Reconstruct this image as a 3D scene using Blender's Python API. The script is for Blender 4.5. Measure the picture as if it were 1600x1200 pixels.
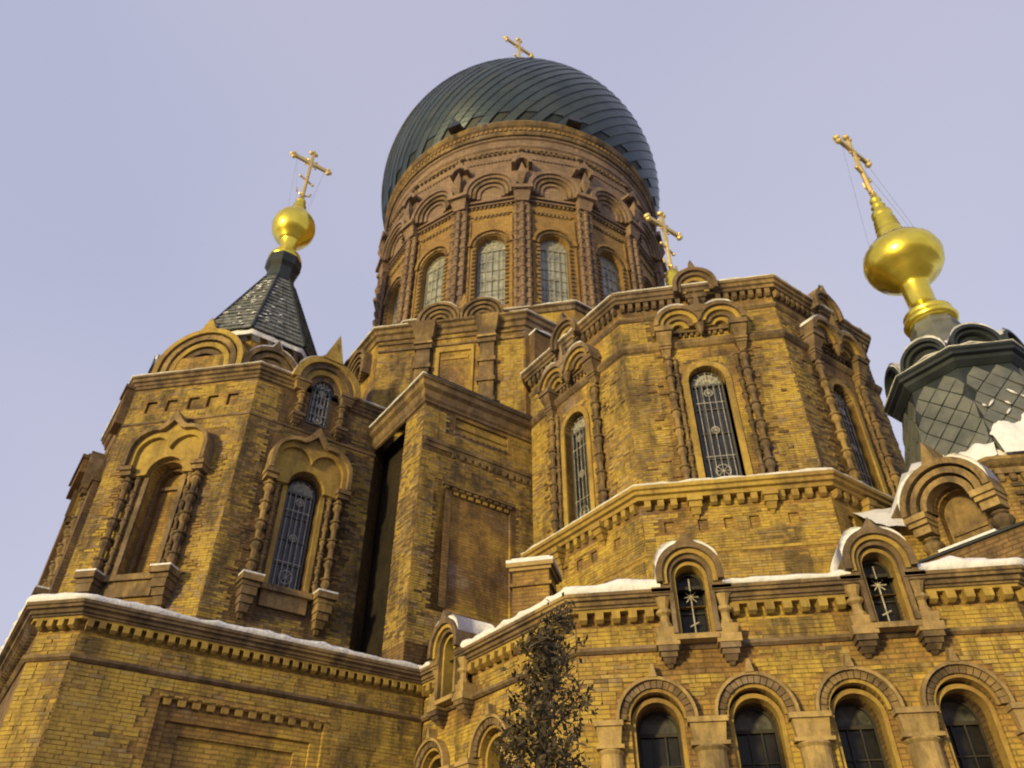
import bpy, math, random
from math import sin, cos, pi, sqrt, radians, atan2, hypot
from mathutils import Vector, Matrix, noise
from mathutils.geometry import tessellate_polygon
random.seed(7)
for o in list(bpy.data.objects): bpy.data.objects.remove(o)
S = bpy.context.scene
COL = S.collection

# ------------------------------------------------------------------ camera
cam_d = bpy.data.cameras.new('camera'); cam = bpy.data.objects.new('camera', cam_d); COL.objects.link(cam)
cam_d.sensor_width = 36; cam_d.lens = 36*1190/1600; cam_d.clip_start = .05; cam_d.clip_end = 2000
pit, rol, hea = radians(38.05), radians(.12), radians(-9.9)
f = Vector((sin(hea)*cos(pit), cos(hea)*cos(pit), sin(pit)))
r = Vector((cos(hea), -sin(hea), 0)); u = r.cross(f)
r2 = cos(rol)*r + sin(rol)*u; u2 = -sin(rol)*r + cos(rol)*u
m = Matrix((r2, u2, -f)).transposed().to_4x4(); m.translation = (0, 0, 1.6)
cam.matrix_world = m; S.camera = cam
cam_d.dof.use_dof = True; cam_d.dof.focus_distance = 3.; cam_d.dof.aperture_fstop = 3.4   # a hand-held night shot, focus a little short
S.render.resolution_x, S.render.resolution_y = 1024, 768

# ------------------------------------------------------------------ sky and sun (dusk)
SUN_AZ, SUN_EL = 211.0, 7.0            # compass angle from +Y clockwise
W = bpy.data.worlds.new('World'); S.world = W; W.use_nodes = True
nt = W.node_tree; nt.nodes.clear()
out = nt.nodes.new('ShaderNodeOutputWorld'); add = nt.nodes.new('ShaderNodeAddShader')
sky = nt.nodes.new('ShaderNodeTexSky'); sky.sky_type = 'NISHITA'; sky.sun_disc = False
sky.sun_elevation = radians(SUN_EL); sky.sun_rotation = radians(SUN_AZ)
b1 = nt.nodes.new('ShaderNodeBackground'); b1.inputs[1].default_value = .05
nt.links.new(sky.outputs[0], b1.inputs[0])
b2 = nt.nodes.new('ShaderNodeBackground'); b2.inputs[1].default_value = 1.0
tc = nt.nodes.new('ShaderNodeTexCoord'); nz = nt.nodes.new('ShaderNodeTexNoise')
nz.inputs['Scale'].default_value = 1.3; nz.inputs['Detail'].default_value = 2
rp = nt.nodes.new('ShaderNodeValToRGB'); rp.color_ramp.elements[0].position = .3; rp.color_ramp.elements[1].position = .7
rp.color_ramp.elements[0].color = (.43, .438, .59, 1); rp.color_ramp.elements[1].color = (.55, .525, .635, 1)
nt.links.new(tc.outputs['Generated'], nz.inputs['Vector']); nt.links.new(nz.outputs['Fac'], rp.inputs[0])
nt.links.new(rp.outputs[0], b2.inputs[0])
nt.links.new(b1.outputs[0], add.inputs[0]); nt.links.new(b2.outputs[0], add.inputs[1])
nt.links.new(add.outputs[0], out.inputs[0])
sd = bpy.data.lights.new('sun', 'SUN'); so = bpy.data.objects.new('sun', sd); COL.objects.link(so)
sd.energy = 4.4; sd.angle = radians(5); sd.color = (1, .78, .31)
sv = Vector((sin(radians(SUN_AZ))*cos(radians(SUN_EL)), cos(radians(SUN_AZ))*cos(radians(SUN_EL)), sin(radians(SUN_EL))))
so.rotation_euler = sv.to_track_quat('Z', 'Y').to_euler()
S.view_settings.view_transform = 'Standard'; S.view_settings.look = 'None'
S.view_settings.exposure = 0; S.view_settings.gamma = 1
S.render.engine = 'CYCLES'
try:
    S.cycles.max_bounces = 5; S.cycles.diffuse_bounces = 3
except Exception: pass

# ------------------------------------------------------------------ materials
def mat(name, rough=.8, metal=0.):
    M = bpy.data.materials.new(name); M.use_nodes = True
    b = M.node_tree.nodes['Principled BSDF']
    b.inputs['Roughness'].default_value = rough; b.inputs['Metallic'].default_value = metal
    return M, M.node_tree, b
def N(t, ty, **kw):
    n = t.nodes.new(ty)
    for k, v in kw.items():
        if k in n.inputs.keys(): n.inputs[k].default_value = v
        else: setattr(n, k, v)
    return n
def rampn(t, stops):
    n = t.nodes.new('ShaderNodeValToRGB'); e = n.color_ramp.elements
    while len(e) < len(stops): e.new(.5)
    for i, (p, c) in enumerate(stops): e[i].position = p; e[i].color = (*c, 1)
    return n
def mixc(t, fac, a, b, mode='MIX'):
    n = t.nodes.new('ShaderNodeMix'); n.data_type = 'RGBA'; n.blend_type = mode
    for sock, v in ((n.inputs[0], fac), (n.inputs[6], a), (n.inputs[7], b)):
        if hasattr(v, 'default_value') or hasattr(v, 'is_linked'): t.links.new(v, sock)
        elif isinstance(v, (int, float)): sock.default_value = v
        else: sock.default_value = (*v, 1)
    return n.outputs[2]
def masonry(name, stops, courses=True, soot=.55, sootcol=(.055, .042, .034), bump=.6, seed=0, ck=.235):
    """brickwork: courses follow world height, bond follows the wall's own direction"""
    M, t, b = mat(name, .88)
    g = N(t, 'ShaderNodeNewGeometry')
    cr = N(t, 'ShaderNodeVectorMath', operation='CROSS_PRODUCT'); cr.inputs[0].default_value = (0, 0, 1)
    t.links.new(g.outputs['True Normal'], cr.inputs[1])
    nm = N(t, 'ShaderNodeVectorMath', operation='NORMALIZE'); t.links.new(cr.outputs[0], nm.inputs[0])
    dt = N(t, 'ShaderNodeVectorMath', operation='DOT_PRODUCT')
    t.links.new(g.outputs['Position'], dt.inputs[0]); t.links.new(nm.outputs[0], dt.inputs[1])
    sp = N(t, 'ShaderNodeSeparateXYZ'); t.links.new(g.outputs['Position'], sp.inputs[0])
    wob = N(t, 'ShaderNodeTexNoise', Scale=1.3, Detail=2.); t.links.new(g.outputs['Position'], wob.inputs['Vector'])
    wz = N(t, 'ShaderNodeMath', operation='MULTIPLY_ADD'); wz.inputs[1].default_value = .05
    t.links.new(wob.outputs['Fac'], wz.inputs[0]); t.links.new(sp.outputs['Z'], wz.inputs[2])
    cb = N(t, 'ShaderNodeCombineXYZ'); t.links.new(dt.outputs['Value'], cb.inputs[0]); t.links.new(wz.outputs[0], cb.inputs[1])
    n1 = N(t, 'ShaderNodeTexNoise', Scale=.55, Detail=6., Roughness=.68)
    mp = N(t, 'ShaderNodeMapping'); mp.inputs['Location'].default_value = (seed*7.3, seed*3.1, seed)
    t.links.new(g.outputs['Position'], mp.inputs[0]); t.links.new(mp.outputs[0], n1.inputs['Vector'])
    rc = rampn(t, stops); t.links.new(n1.outputs['Fac'], rc.inputs[0])
    # patches of soot and damp running down
    ms = N(t, 'ShaderNodeMapping'); ms.inputs['Scale'].default_value = (1.6, 1.6, .55); ms.inputs['Location'].default_value = (3+seed, 9, 4)
    t.links.new(g.outputs['Position'], ms.inputs[0])
    n2 = N(t, 'ShaderNodeTexNoise', Scale=1.05, Detail=8., Roughness=.72); t.links.new(ms.outputs[0], n2.inputs['Vector'])
    r2_ = rampn(t, [(.47, (0, 0, 0)), (.62, (1, 1, 1))]); t.links.new(n2.outputs['Fac'], r2_.inputs[0])
    sm = N(t, 'ShaderNodeMath', operation='MULTIPLY'); sm.inputs[1].default_value = soot; t.links.new(r2_.outputs[0], sm.inputs[0])
    col = mixc(t, sm.outputs[0], rc.outputs[0], sootcol)
    fine = N(t, 'ShaderNodeTexNoise', Scale=9., Detail=5., Roughness=.7); t.links.new(cb.outputs[0], fine.inputs['Vector'])
    fr = rampn(t, [(.3, (.72, .70, .70)), (.7, (1.3, 1.28, 1.2))]); t.links.new(fine.outputs['Fac'], fr.inputs[0])
    col = mixc(t, .8, col, fr.outputs[0], 'MULTIPLY')
    bp = N(t, 'ShaderNodeBump', Strength=bump, Distance=.02)
    if courses:
        br = N(t, 'ShaderNodeTexBrick'); br.inputs['Scale'].default_value = 1.
        br.inputs['Brick Width'].default_value = ck; br.inputs['Row Height'].default_value = .070
        br.inputs['Mortar Size'].default_value = .011; br.inputs['Mortar Smooth'].default_value = .35; br.inputs['Bias'].default_value = -.1
        br.inputs['Color1'].default_value = (1.14, 1.12, 1.05, 1); br.inputs['Color2'].default_value = (.74, .72, .70, 1)
        br.inputs['Mortar'].default_value = (.58, .56, .56, 1); t.links.new(cb.outputs[0], br.inputs['Vector'])
        col = mixc(t, .85, col, br.outputs['Color'], 'MULTIPLY')
        h = N(t, 'ShaderNodeMath', operation='MULTIPLY_ADD'); h.inputs[1].default_value = -1.
        t.links.new(br.outputs['Fac'], h.inputs[0]); t.links.new(fine.outputs['Fac'], h.inputs[2]); t.links.new(h.outputs[0], bp.inputs['Height'])
    else:
        t.links.new(fine.outputs['Fac'], bp.inputs['Height'])
    t.links.new(bp.outputs[0], b.inputs['Normal']); t.links.new(col, b.inputs['Base Color'])
    b.inputs['Specular IOR Level'].default_value = .25
    return M
OCH, BRN, PUR, YEL, TAN = (.33, .215, .070), (.19, .12, .058), (.25, .185, .135), (.43, .31, .070), (.36, .25, .15)
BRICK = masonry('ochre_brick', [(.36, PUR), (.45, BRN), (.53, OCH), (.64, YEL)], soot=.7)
BRICKY = masonry('yellow_brick', [(.32, PUR), (.41, (.20, .12, .05)), (.50, OCH), (.60, YEL)], soot=.5, seed=2)  # yellower for the low walls: floodlight glow put into the brick colour
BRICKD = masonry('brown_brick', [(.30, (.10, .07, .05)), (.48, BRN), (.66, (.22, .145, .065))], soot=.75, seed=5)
MOULD = masonry('moulded_brick', [(.34, (.22, .165, .12)), (.47, (.13, .09, .055)), (.62, (.30, .21, .095))], courses=False, soot=.88, seed=1)
MOULDY = masonry('yellow_moulded_brick', [(.35, (.24, .155, .055)), (.6, (.39, .28, .07))], courses=False, soot=.45, seed=3)
BRICKX = masonry('shadow_dark_brick', [(.3, (.010, .008, .007)), (.6, (.028, .021, .014))], soot=.8, sootcol=(.008, .007, .006), seed=11)  # left tower's cast shadow put into a near-black brick colour
DRUMB = masonry('greyish_drum_brick', [(.3, (.18, .13, .11)), (.5, (.25, .18, .14)), (.7, (.31, .22, .15))], soot=.4, sootcol=(.09, .07, .07), seed=4)
DRUMO = masonry('orange_brick', [(.3, (.21, .135, .065)), (.5, (.31, .20, .08)), (.7, (.37, .255, .10))], soot=.3, sootcol=(.12, .07, .05), seed=6)
STONE = masonry('pale_stone', [(.3, (.22, .155, .085)), (.6, (.38, .275, .12))], courses=False, soot=.6, seed=8)
def plain(name, c1, c2, sc=3., rough=.6, metal=0., bump=.2, d=.01):
    M, t, b = mat(name, rough, metal)
    g = N(t, 'ShaderNodeNewGeometry'); n1 = N(t, 'ShaderNodeTexNoise', Scale=sc, Detail=5., Roughness=.65)
    t.links.new(g.outputs['Position'], n1.inputs['Vector'])
    rc = rampn(t, [(.35, c1), (.65, c2)]); t.links.new(n1.outputs['Fac'], rc.inputs[0]); t.links.new(rc.outputs[0], b.inputs['Base Color'])
    bp = N(t, 'ShaderNodeBump', Strength=bump, Distance=d); t.links.new(n1.outputs['Fac'], bp.inputs['Height']); t.links.new(bp.outputs[0], b.inputs['Normal'])
    return M
def dull(M): M.node_tree.nodes['Principled BSDF'].inputs['Specular IOR Level'].default_value = .22; return M
SNOW = plain('snow', (.60, .61, .68), (.75, .75, .80), 7., .8, 0, .8, .05)
GOLD = plain('gold_leaf', (.74, .56, .06), (.92, .74, .11), 3., .27, .92, .25)
GOLDD = plain('old_gold', (.62, .46, .16), (.75, .58, .24), 8., .42, .7, .1)
DOME = plain('dome_copper', (.028, .045, .060), (.050, .072, .088), .5, .36, .45, .15)
DOME2 = plain('dome_copper_green', (.034, .048, .055), (.056, .073, .080), .8, .42, .4, .15)
DOME3 = plain('dome_copper_blue', (.035, .051, .062), (.057, .078, .090), .6, .34, .45, .15)
DARKM = plain('dark_sheet_metal', (.006, .010, .014), (.020, .028, .034), 2., .6, .1, .2)
GREENR = plain('green_roof_metal', (.075, .082, .078), (.16, .165, .145), 1.6, .5, .2, .3)
TILEM = plain('slate_tile', (.075, .085, .08), (.27, .28, .28), 5., .55, .1, .3)
GLASSD = plain('dark_glass', (.012, .013, .018), (.03, .032, .045), 2., .12, 0, .1)
GLASSP = plain('grey_green_glass', (.14, .16, .15), (.36, .37, .33), 2.2, .3, 0, .1)  # mid grey-green panes, paler than the dark glass
GLASSF = plain('pale_glass', (.22, .23, .21), (.42, .42, .37), 6., .3, 0, .1)
FRAMEM = plain('painted_frame', (.045, .045, .05), (.09, .085, .085), 5., .5)
FRAMEL = plain('grey_frame', (.20, .20, .19), (.32, .31, .28), 6., .5)
GLASSQ = dull(plain('smoky_glass', (.012, .012, .014), (.10, .10, .095), 4.5, .35, 0, .1))
GLASSR = dull(plain('black_glass', (.006, .006, .007), (.022, .02, .02), 3.5, .3, 0, .1))
FRAMED = plain('black_frame', (.012, .011, .010), (.03, .026, .022), 5., .7)
IRON = plain('pale_iron', (.22, .21, .19), (.5, .47, .41), 8., .5)
PIPE = plain('drain_pipe', (.02, .022, .025), (.05, .05, .05), 3., .5, .3)
BARK = plain('bark', (.03, .022, .015), (.07, .05, .03), 12., .9)
LEAF = plain('dry_leaf', (.04, .03, .016), (.11, .08, .035), 14., .8)
LEAFY = plain('yellow_leaf', (.20, .15, .03), (.30, .22, .04), 14., .8)
WIRE = plain('wire', (.10, .10, .10), (.16, .16, .16), 5., .5)

# ------------------------------------------------------------------ mesh helpers
class MB:
    def __init__(s): s.v = []; s.f = []
    def add(s, vs, fs):
        k = len(s.v); s.v += vs; s.f += [tuple(i+k for i in q) for q in fs]; return s
    def box(s, x0, x1, y0, y1, z0, z1, tx=0, ty=0):
        """box; tx/ty shrink the bottom (wedge)"""
        v = [(x0+tx, y0+ty, z0), (x1-tx, y0+ty, z0), (x1-tx, y1, z0), (x0+tx, y1, z0), (x0, y0, z1), (x1, y0, z1), (x1, y1, z1), (x0, y1, z1)]
        return s.add(v, [(0, 1, 5, 4), (1, 2, 6, 5), (2, 3, 7, 6), (3, 0, 4, 7), (4, 5, 6, 7), (3, 2, 1, 0)])
    def ext(s, loops, y0, y1, back=True):
        """flat shape in x,z (first loop outside, others holes), given thickness from y0 (front) to y1"""
        tri = tessellate_polygon([[Vector((x, z, 0)) for x, z in L] for L in loops])
        pts = [p for L in loops for p in L]; n = len(pts)
        vs = [(x, y0, z) for x, z in pts] + [(x, y1, z) for x, z in pts]
        fs = [tuple(q) for q in tri]
        if back: fs += [tuple(i+n for i in reversed(q)) for q in tri]
        k = 0
        for L in loops:
            m_ = len(L)
            for i in range(m_): a, b = k+i, k+(i+1) % m_; fs.append((a, b, b+n, a+n))
            k += m_
        return s.add(vs, fs)
    def band(s, o, i, y0, y1): return s.ext([o + i[::-1]], y0, y1)
    def lathe(s, cx, cy, prof, n=12, ph=0., cap=True, sq=1.):
        vs = []; fs = []
        for rr, z in prof:
            for k in range(n): a = ph + 2*pi*k/n; vs.append((cx+rr*cos(a), cy+rr*sin(a)*sq, z))
        for j in range(len(prof)-1):
            for k in range(n):
                a, b = j*n+k, j*n+(k+1) % n; fs.append((a, b, b+n, a+n))
        if cap: fs.append(tuple(range(n))[::-1]); fs.append(tuple((len(prof)-1)*n+k for k in range(n)))
        return s.add(vs, fs)
    def tube(s, pts, rad, n=6):
        pts = [Vector(p) for p in pts]; rs = rad if isinstance(rad, (list, tuple)) else [rad]*len(pts); vs = []; fs = []
        for i, p in enumerate(pts):
            d = (pts[min(i+1, len(pts)-1)] - pts[max(i-1, 0)]).normalized()
            a = d.orthogonal().normalized(); b = d.cross(a)
            for k in range(n): t = 2*pi*k/n; vs.append(tuple(p + (a*cos(t)+b*sin(t))*rs[i]))
        for i in range(len(pts)-1):
            for k in range(n): q, w = i*n+k, i*n+(k+1) % n; fs.append((q, w, w+n, q+n))
        fs.append(tuple(range(n))[::-1]); fs.append(tuple((len(pts)-1)*n+k for k in range(n)))
        return s.add(vs, fs)
    def ball(s, c, rr, n=8):
        return s.lathe(c[0], c[1], [(rr*sin(pi*i/6)+1e-4, c[2]-rr*cos(pi*i/6)) for i in range(7)], n)
    def prism(s, poly, z0, z1):
        n = len(poly); vs = [(x, y, z0) for x, y in poly] + [(x, y, z1) for x, y in poly]
        fs = [(i, (i+1) % n, (i+1) % n+n, i+n) for i in range(n)]
        fs += [tuple(range(n))[::-1], tuple(i+n for i in range(n))]
        return s.add(vs, fs)
    def sweep(s, poly, prof, closed=True, sub=0., fn=None):
        """carry a profile (d outward, z) round a plan outline with mitred corners"""
        n = len(poly); st = []
        def nrm(a, b):
            e = Vector((b[0]-a[0], b[1]-a[1])).normalized(); return Vector((e.y, -e.x))
        for i in range(n):
            if closed or 0 < i < n-1:
                a, b = nrm(poly[i-1], poly[i]), nrm(poly[i], poly[(i+1) % n]); mm = (a+b)/(1+a.dot(b))
            elif i == 0: mm = nrm(poly[0], poly[1])
            else: mm = nrm(poly[-2], poly[-1])
            st.append((Vector(poly[i]), mm))
        if closed: st.append(st[0])
        full = []
        for i in range(len(st)-1):
            k = max(1, int((st[i+1][0]-st[i][0]).length/sub)) if sub else 1
            for j in range(k): full.append((st[i][0].lerp(st[i+1][0], j/k), st[i][1].lerp(st[i+1][1], j/k)))
        if not closed: full.append(st[-1])
        vs = []; fs = []; q = len(prof)
        for i, (p, mm) in enumerate(full):
            pr = fn(prof, p) if fn else prof
            for d, z in pr: vs.append((p.x+mm.x*d, p.y+mm.y*d, z))
        L = len(full); rng = L if closed else L-1
        for i in range(rng):
            a, b = i*q, ((i+1) % L)*q
            for j in range(q-1): fs.append((a+j, b+j, b+j+1, a+j+1))
        if not closed: fs.append(tuple(range(q))[::-1]); fs.append(tuple((L-1)*q+j for j in range(q)))
        return s.add(vs, fs)
    def mesh(s, name, M, smooth=False):
        me = bpy.data.meshes.new(name); me.from_pydata([tuple(v) for v in s.v], [], s.f); me.materials.append(M)
        if smooth: me.polygons.foreach_set('use_smooth', [True]*len(me.polygons))
        me.update(); return me
def root(name, label, cat, loc=(0, 0, 0)):
    o = bpy.data.objects.new(name, None); COL.objects.link(o); o.location = loc; o['label'] = label; o['category'] = cat; return o
cath = root('cathedral', 'old ochre brick cathedral with dark bulbous dome, gold onion spires and snow on its ledges', 'cathedral')
I4 = Matrix.Identity(4)
def part(name, mb, M, mw=None, parent=None, label=None, smooth=False, stuff=False):
    me = mb if isinstance(mb, bpy.types.Mesh) else mb.mesh(name, M, smooth)
    o = bpy.data.objects.new(name, me); COL.objects.link(o); o.parent = parent or cath
    w = mw or I4
    o.matrix_local = (parent_w(parent).inverted() @ w) if parent else w
    o['_w'] = [x for row in w for x in row]
    if label: o['label'] = label
    if stuff: o['kind'] = 'stuff'
    return o
def parent_w(p):
    if p is None or '_w' not in p: return Matrix.Translation(p.location) if p is not None else I4
    a = list(p['_w']); return Matrix([a[0:4], a[4:8], a[8:12], a[12:16]])
def snow(mb, label, mw=None, smooth=True):
    me = mb.mesh('snow', SNOW, smooth); o = bpy.data.objects.new('snow', me); COL.objects.link(o)
    if mw: o.matrix_world = mw
    o['kind'] = 'stuff'; o['label'] = label; o['category'] = 'snow'; return o
def frame(px, py, th):
    """face frame: x along the wall, y into the wall, z up; th = compass direction of outward normal in degrees"""
    n = Vector((cos(radians(th)), sin(radians(th)), 0)); uu = Vector((-n.y, n.x, 0))
    M = Matrix((uu, -n, Vector((0, 0, 1)))).transposed().to_4x4(); M.translation = (px, py, 0); return M
F_, G_, P_, E_ = -90, -45, -135, 0
def oframe(cx, cy, a, th): return frame(cx+a*cos(radians(th)), cy+a*sin(radians(th)), th)
def octo(cx, cy, a): R_ = a/cos(pi/8); return [(cx+R_*cos(radians(t)), cy+R_*sin(radians(t))) for t in range(-112-45*0, 248, 45)] if 0 else [(cx+R_*cos(radians(-112.5+45*k)), cy+R_*sin(radians(-112.5+45*k))) for k in range(8)]
# ---- outline helpers in the x,z plane of a wall
def arch(cx, z0, w, zs, n=14):
    rr = w/2; return [(cx-rr, z0), (cx+rr, z0)] + [(cx+rr*cos(pi*i/n), zs+rr*sin(pi*i/n)) for i in range(n+1)]
def con1(cx, zc, rr, tip=0., leg=0., n=18, tw=.30):
    """single round-headed outline with an ogee tip; left foot to right foot"""
    p = [(cx-rr, zc-leg)] if leg else []
    for i in range(n+1):
        a = pi - pi*i/n; x, z = rr*cos(a), rr*sin(a)
        if tip: z += tip*max(0., 1-abs(x)/(rr*tw))**1.6
        p.append((cx+x, zc+z))
    if leg: p.append((cx+rr, zc-leg))
    return p
def con2(cx, zc, rr, a_, tip=0., leg=0., n=14, tw=.22, flip=False):
    """two-lobed outline with a central tip (or a hanging cusp)"""
    p = [(cx-a_-rr, zc-leg)] if leg else []
    e = math.acos(min(1., a_/rr)) if rr > a_ else 0
    L = []
    for i in range(n+1):
        t = pi - (pi-e)*i/n; L.append((-a_+rr*cos(t), rr*sin(t)))
    Rr = [(-x, z) for x, z in L[:-1]][::-1]
    for x, z in L+Rr:
        if tip:
            k = max(0., 1-abs(x)/(tw)); z = max(z, 0) + (tip + (rr-z if 0 else 0))*k**1.4
        p.append((cx+x, zc+z))
    if leg: p.append((cx+a_+rr, zc-leg))
    return p
BEAD = None
def colonnette(mw, x, z0, z1, rr=.085, y=-.02, M=None, beads=5, parent=None, name='colonnette'):
    pr = []; H = z1-z0; n = beads
    for k in range(n):
        b = z0+H*k/n; h = H/n
        pr += [(rr*.72, b), (rr*.72, b+h*.30), (rr*1.05, b+h*.40), (rr*1.35, b+h*.52), (rr*1.05, b+h*.64), (rr*.95, b+h*.70), (rr*1.45, b+h*.74), (rr*1.45, b+h*.80), (rr*.72, b+h*.86)]
    pr.append((rr*.72, z1))
    return part(name, MB().lathe(x, y, pr, 9), M or MOULD, mw, parent)
def capital(mw, x, z0, z1, w=.34, d=.26, M=None, parent=None, name='capital'):
    h = z1-z0; m_ = MB()
    m_.box(x-w/2, x+w/2, -d, .02, z1-h*.28, z1)
    m_.box(x-w*.43, x+w*.43, -d*.86, .02, z1-h*.45, z1-h*.28-.001)
    m_.box(x-w*.43, x+w*.43, -d*.86, .02, z0+h*.12, z1-h*.45-.001, w*.13, d*.3)
    m_.box(x-w*.34, x+w*.34, -d*.62, .02, z0, z0+h*.12-.001)
    return part(name, m_, M or MOULD, mw, parent)
def console(mw, x, z0, z1, w=.3, d=.3, M=None, parent=None):
    h = z1-z0; m_ = MB()
    m_.box(x-w/2, x+w/2, -d, .02, z1-h*.3, z1)
    m_.box(x-w*.42, x+w*.42, -d*.85, .02, z1-h*.55, z1-h*.3-.001, 0, .03)
    m_.box(x-w*.34, x+w*.34, -d*.65, .02, z0+h*.18, z1-h*.55-.001, .02, .07)
    m_.box(x-w*.18, x+w*.18, -d*.3, .02, z0, z0+h*.18-.001, .02, .04)
    return part('console', m_, M or MOULD, mw, parent)
def row(mw, parent, x0, x1, step, w, z0, z1, d, M, name='dentil', skip=None, bev=.25, y1=.02):
    n = max(1, round((x1-x0)/step)); st = (x1-x0)/n
    m_ = MB().box(-w/2, w/2, -d, y1, z0+(z1-z0)*bev, z1).box(-w/2, w/2, -d, y1, z0, z0+(z1-z0)*bev-.0005, w*.12, d*.45); me = m_.mesh(name, M)
    for i in range(n):
        x = x0+(i+.5)*st
        if skip and any(a < x < b for a, b in skip): continue
        part(name, me, M, mw @ Matrix.Translation((x, 0, 0)), parent)
def voussoirs(mw, parent, cx, zc, r0, r1, d, n, M, y1=.0):
    for i in range(n):
        a0, a1 = pi*(i+.06)/n, pi*(i+.94)/n; dd = d+random.uniform(-.012, .012)
        L = [(r0*cos(a0), r0*sin(a0)), (r1*cos(a0), r1*sin(a0)), (r1*cos(a1), r1*sin(a1)), (r0*cos(a1), r0*sin(a1))]
        part('brick', MB().ext([L], -dd, y1), M, mw @ Matrix.Translation((cx, 0, zc)), parent)
def window(mw, cx, z0, w, zs, y=.2, cols=3, rows=4, glass=None, fr=None, grille=True, fan=None, label=None, cross=False):
    glass = glass or GLASSD; fr = fr or FRAMEM; rr = w/2; t_ = .035
    o = arch(cx, z0, w, zs); inn = arch(cx, z0+t_, w-2*t_, zs)
    m_ = MB().ext([o, inn], y-.05, y+.02)
    m_.box(cx-rr+t_, cx+rr-t_, y-.055, y+.018, zs-.05, zs)
    for c in range(1, cols): x = cx-rr+t_+(w-2*t_)*c/cols; m_.box(x-.011, x+.011, y-.042, y+.014, z0+t_, zs-.05)
    for q in range(1, rows): z = z0+t_+(zs-.05-z0-t_)*q/rows; m_.box(cx-rr+t_, cx+rr-t_, y-.037, y+.012, z-.010, z+.010)
    wn = part('window', m_, fr, mw, None, label)
    pw, ph = (w-2*t_)/cols, (zs-.05-z0-t_)/rows
    pm = MB().box(-pw/2+.008, pw/2-.008, 0, .006, -ph/2+.008, ph/2-.008).mesh('pane', glass)
    for c in range(cols):
        for q in range(rows):
            tilt = Matrix.Rotation(random.uniform(-.012, .012), 4, 'X')
            part('pane', pm, glass, mw @ Matrix.Translation((cx-rr+t_+(c+.5)*pw, y, z0+t_+(q+.5)*ph)) @ tilt, wn)
    part('fanlight', MB().ext([[(cx+(rr-t_)*cos(pi*i/12), zs+.002+(rr-t_-.002)*sin(pi*i/12)) for i in range(13)]], y, y+.006), fan or glass, mw, wn)
    if grille:
        g = MB(); gy = y-.075; b_ = .010*max(1, w)
        for k in range(1, 6):
            a = pi*k/6; g.tube([(cx+.1*w*cos(a), gy, zs+.1*w*sin(a)), (cx+(rr-t_)*cos(a), gy, zs+(rr-t_)*sin(a))], b_, 4)
        for rad in (.12*w, .30*w): g.tube([(cx+rad*cos(pi*i/12), gy, zs+.01+rad*sin(pi*i/12)) for i in range(13)], b_, 4)
        for k in range(5):
            x = cx-rr*.72+rr*1.44*k/4; g.tube([(x, gy, z0+.05), (x, gy, zs-.06)], b_*.8, 4)
        H = zs-z0
        for zz in (z0+H*.27, z0+H*.80): g.tube([(cx-rr*.85, gy, zz), (cx+rr*.85, gy, zz)], b_, 4)
        for zz, rad in ((z0+H*.13, w*.22), (z0+H*.90, w*.13), (z0+H*.52, w*.12)):
            g.tube([(cx+rad*cos(2*pi*i/12), gy-.004, zz+rad*sin(2*pi*i/12)) for i in range(13)], b_, 4)
            for k in range(4): a = pi*k/4; g.tube([(cx-rad*cos(a), gy-.008, zz-rad*sin(a)), (cx+rad*cos(a), gy-.008, zz+rad*sin(a))], b_*.7, 4)
        part('grille', g, IRON, mw, wn)
    if cross:
        g = MB(); gy = y-.08; zc = z0+(zs-z0)*.78
        g.tube([(cx, gy, z0+.08), (cx, gy, zs+rr*.5)], .010, 5); g.tube([(cx-w*.26, gy, zc), (cx+w*.26, gy, zc)], .010, 5)
        g.tube([(cx-w*.18, gy-.003, zc-w*.18), (cx+w*.18, gy-.003, zc+w*.18)], .009, 5); g.tube([(cx-w*.18, gy+.003, zc+w*.18), (cx+w*.18, gy+.003, zc-w*.18)], .009, 5)
        g.tube([(cx-w*.16, gy, z0+.2), (cx+w*.16, gy, z0+.26)], .011, 5)
        part('cross', g, IRON, mw, wn)
    return wn
def wall(mw, x0, x1, z0, z1, holes, M, th=.3, label=None):
    return part('wall', MB().ext([[(x0, z0), (x1, z0), (x1, z1), (x0, z1)]] + holes, 0, th), M, mw, None, label)
def prof_fn(amp, fr=2.2, seed=0):
    def fn(prof, p):
        k = noise.noise(Vector((p.x*fr, p.y*fr, seed))); k2 = noise.noise(Vector((p.x*6, p.y*6, seed+3))) + .6*noise.noise(Vector((p.x*15, p.y*15, seed+5)))
        base = prof[0][1]
        return [(d+(.03*k2 if i not in (0, len(prof)-1) else 0), base+(z-base)*max(.22, 1+amp*k+.22*k2)) for i, (d, z) in enumerate(prof)]
    return fn
def snowledge(poly, z, d, h, label, inw=.5, closed=False, amp=.6, seed=0):
    pr = [(d-.01, z), (d+.02, z+h*.35), (d-.02, z+h*.8), (d-.10, z+h), (d-inw, z+h*1.02), (d-inw, z)]
    return snow(MB().sweep(poly, pr, closed, .14, prof_fn(amp, 1.8, seed)), label)
def conline_snow(c, thick, y0, y1, mw, label, lo=.18, hi=.82):
    n = len(c); a, b = int(n*lo), int(n*hi); seg = c[a:b+1]; k = len(seg); o = []
    for i, (x, z) in enumerate(seg):
        q = Vector((seg[min(i+1, k-1)][0]-seg[max(i-1, 0)][0], seg[min(i+1, k-1)][1]-seg[max(i-1, 0)][1])).normalized()
        t = thick*sin(pi*(i+.35)/(k-.3))**.5*(1+.3*noise.noise(Vector((x*6, z*6, 1)))) if 0 < i < k-1 else .004
        o.append((x-q.y*t*.5, z+abs(q.x)*t+.3*t))
    return snow(MB().band(o, seg, y0, y1), label, mw)

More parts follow.
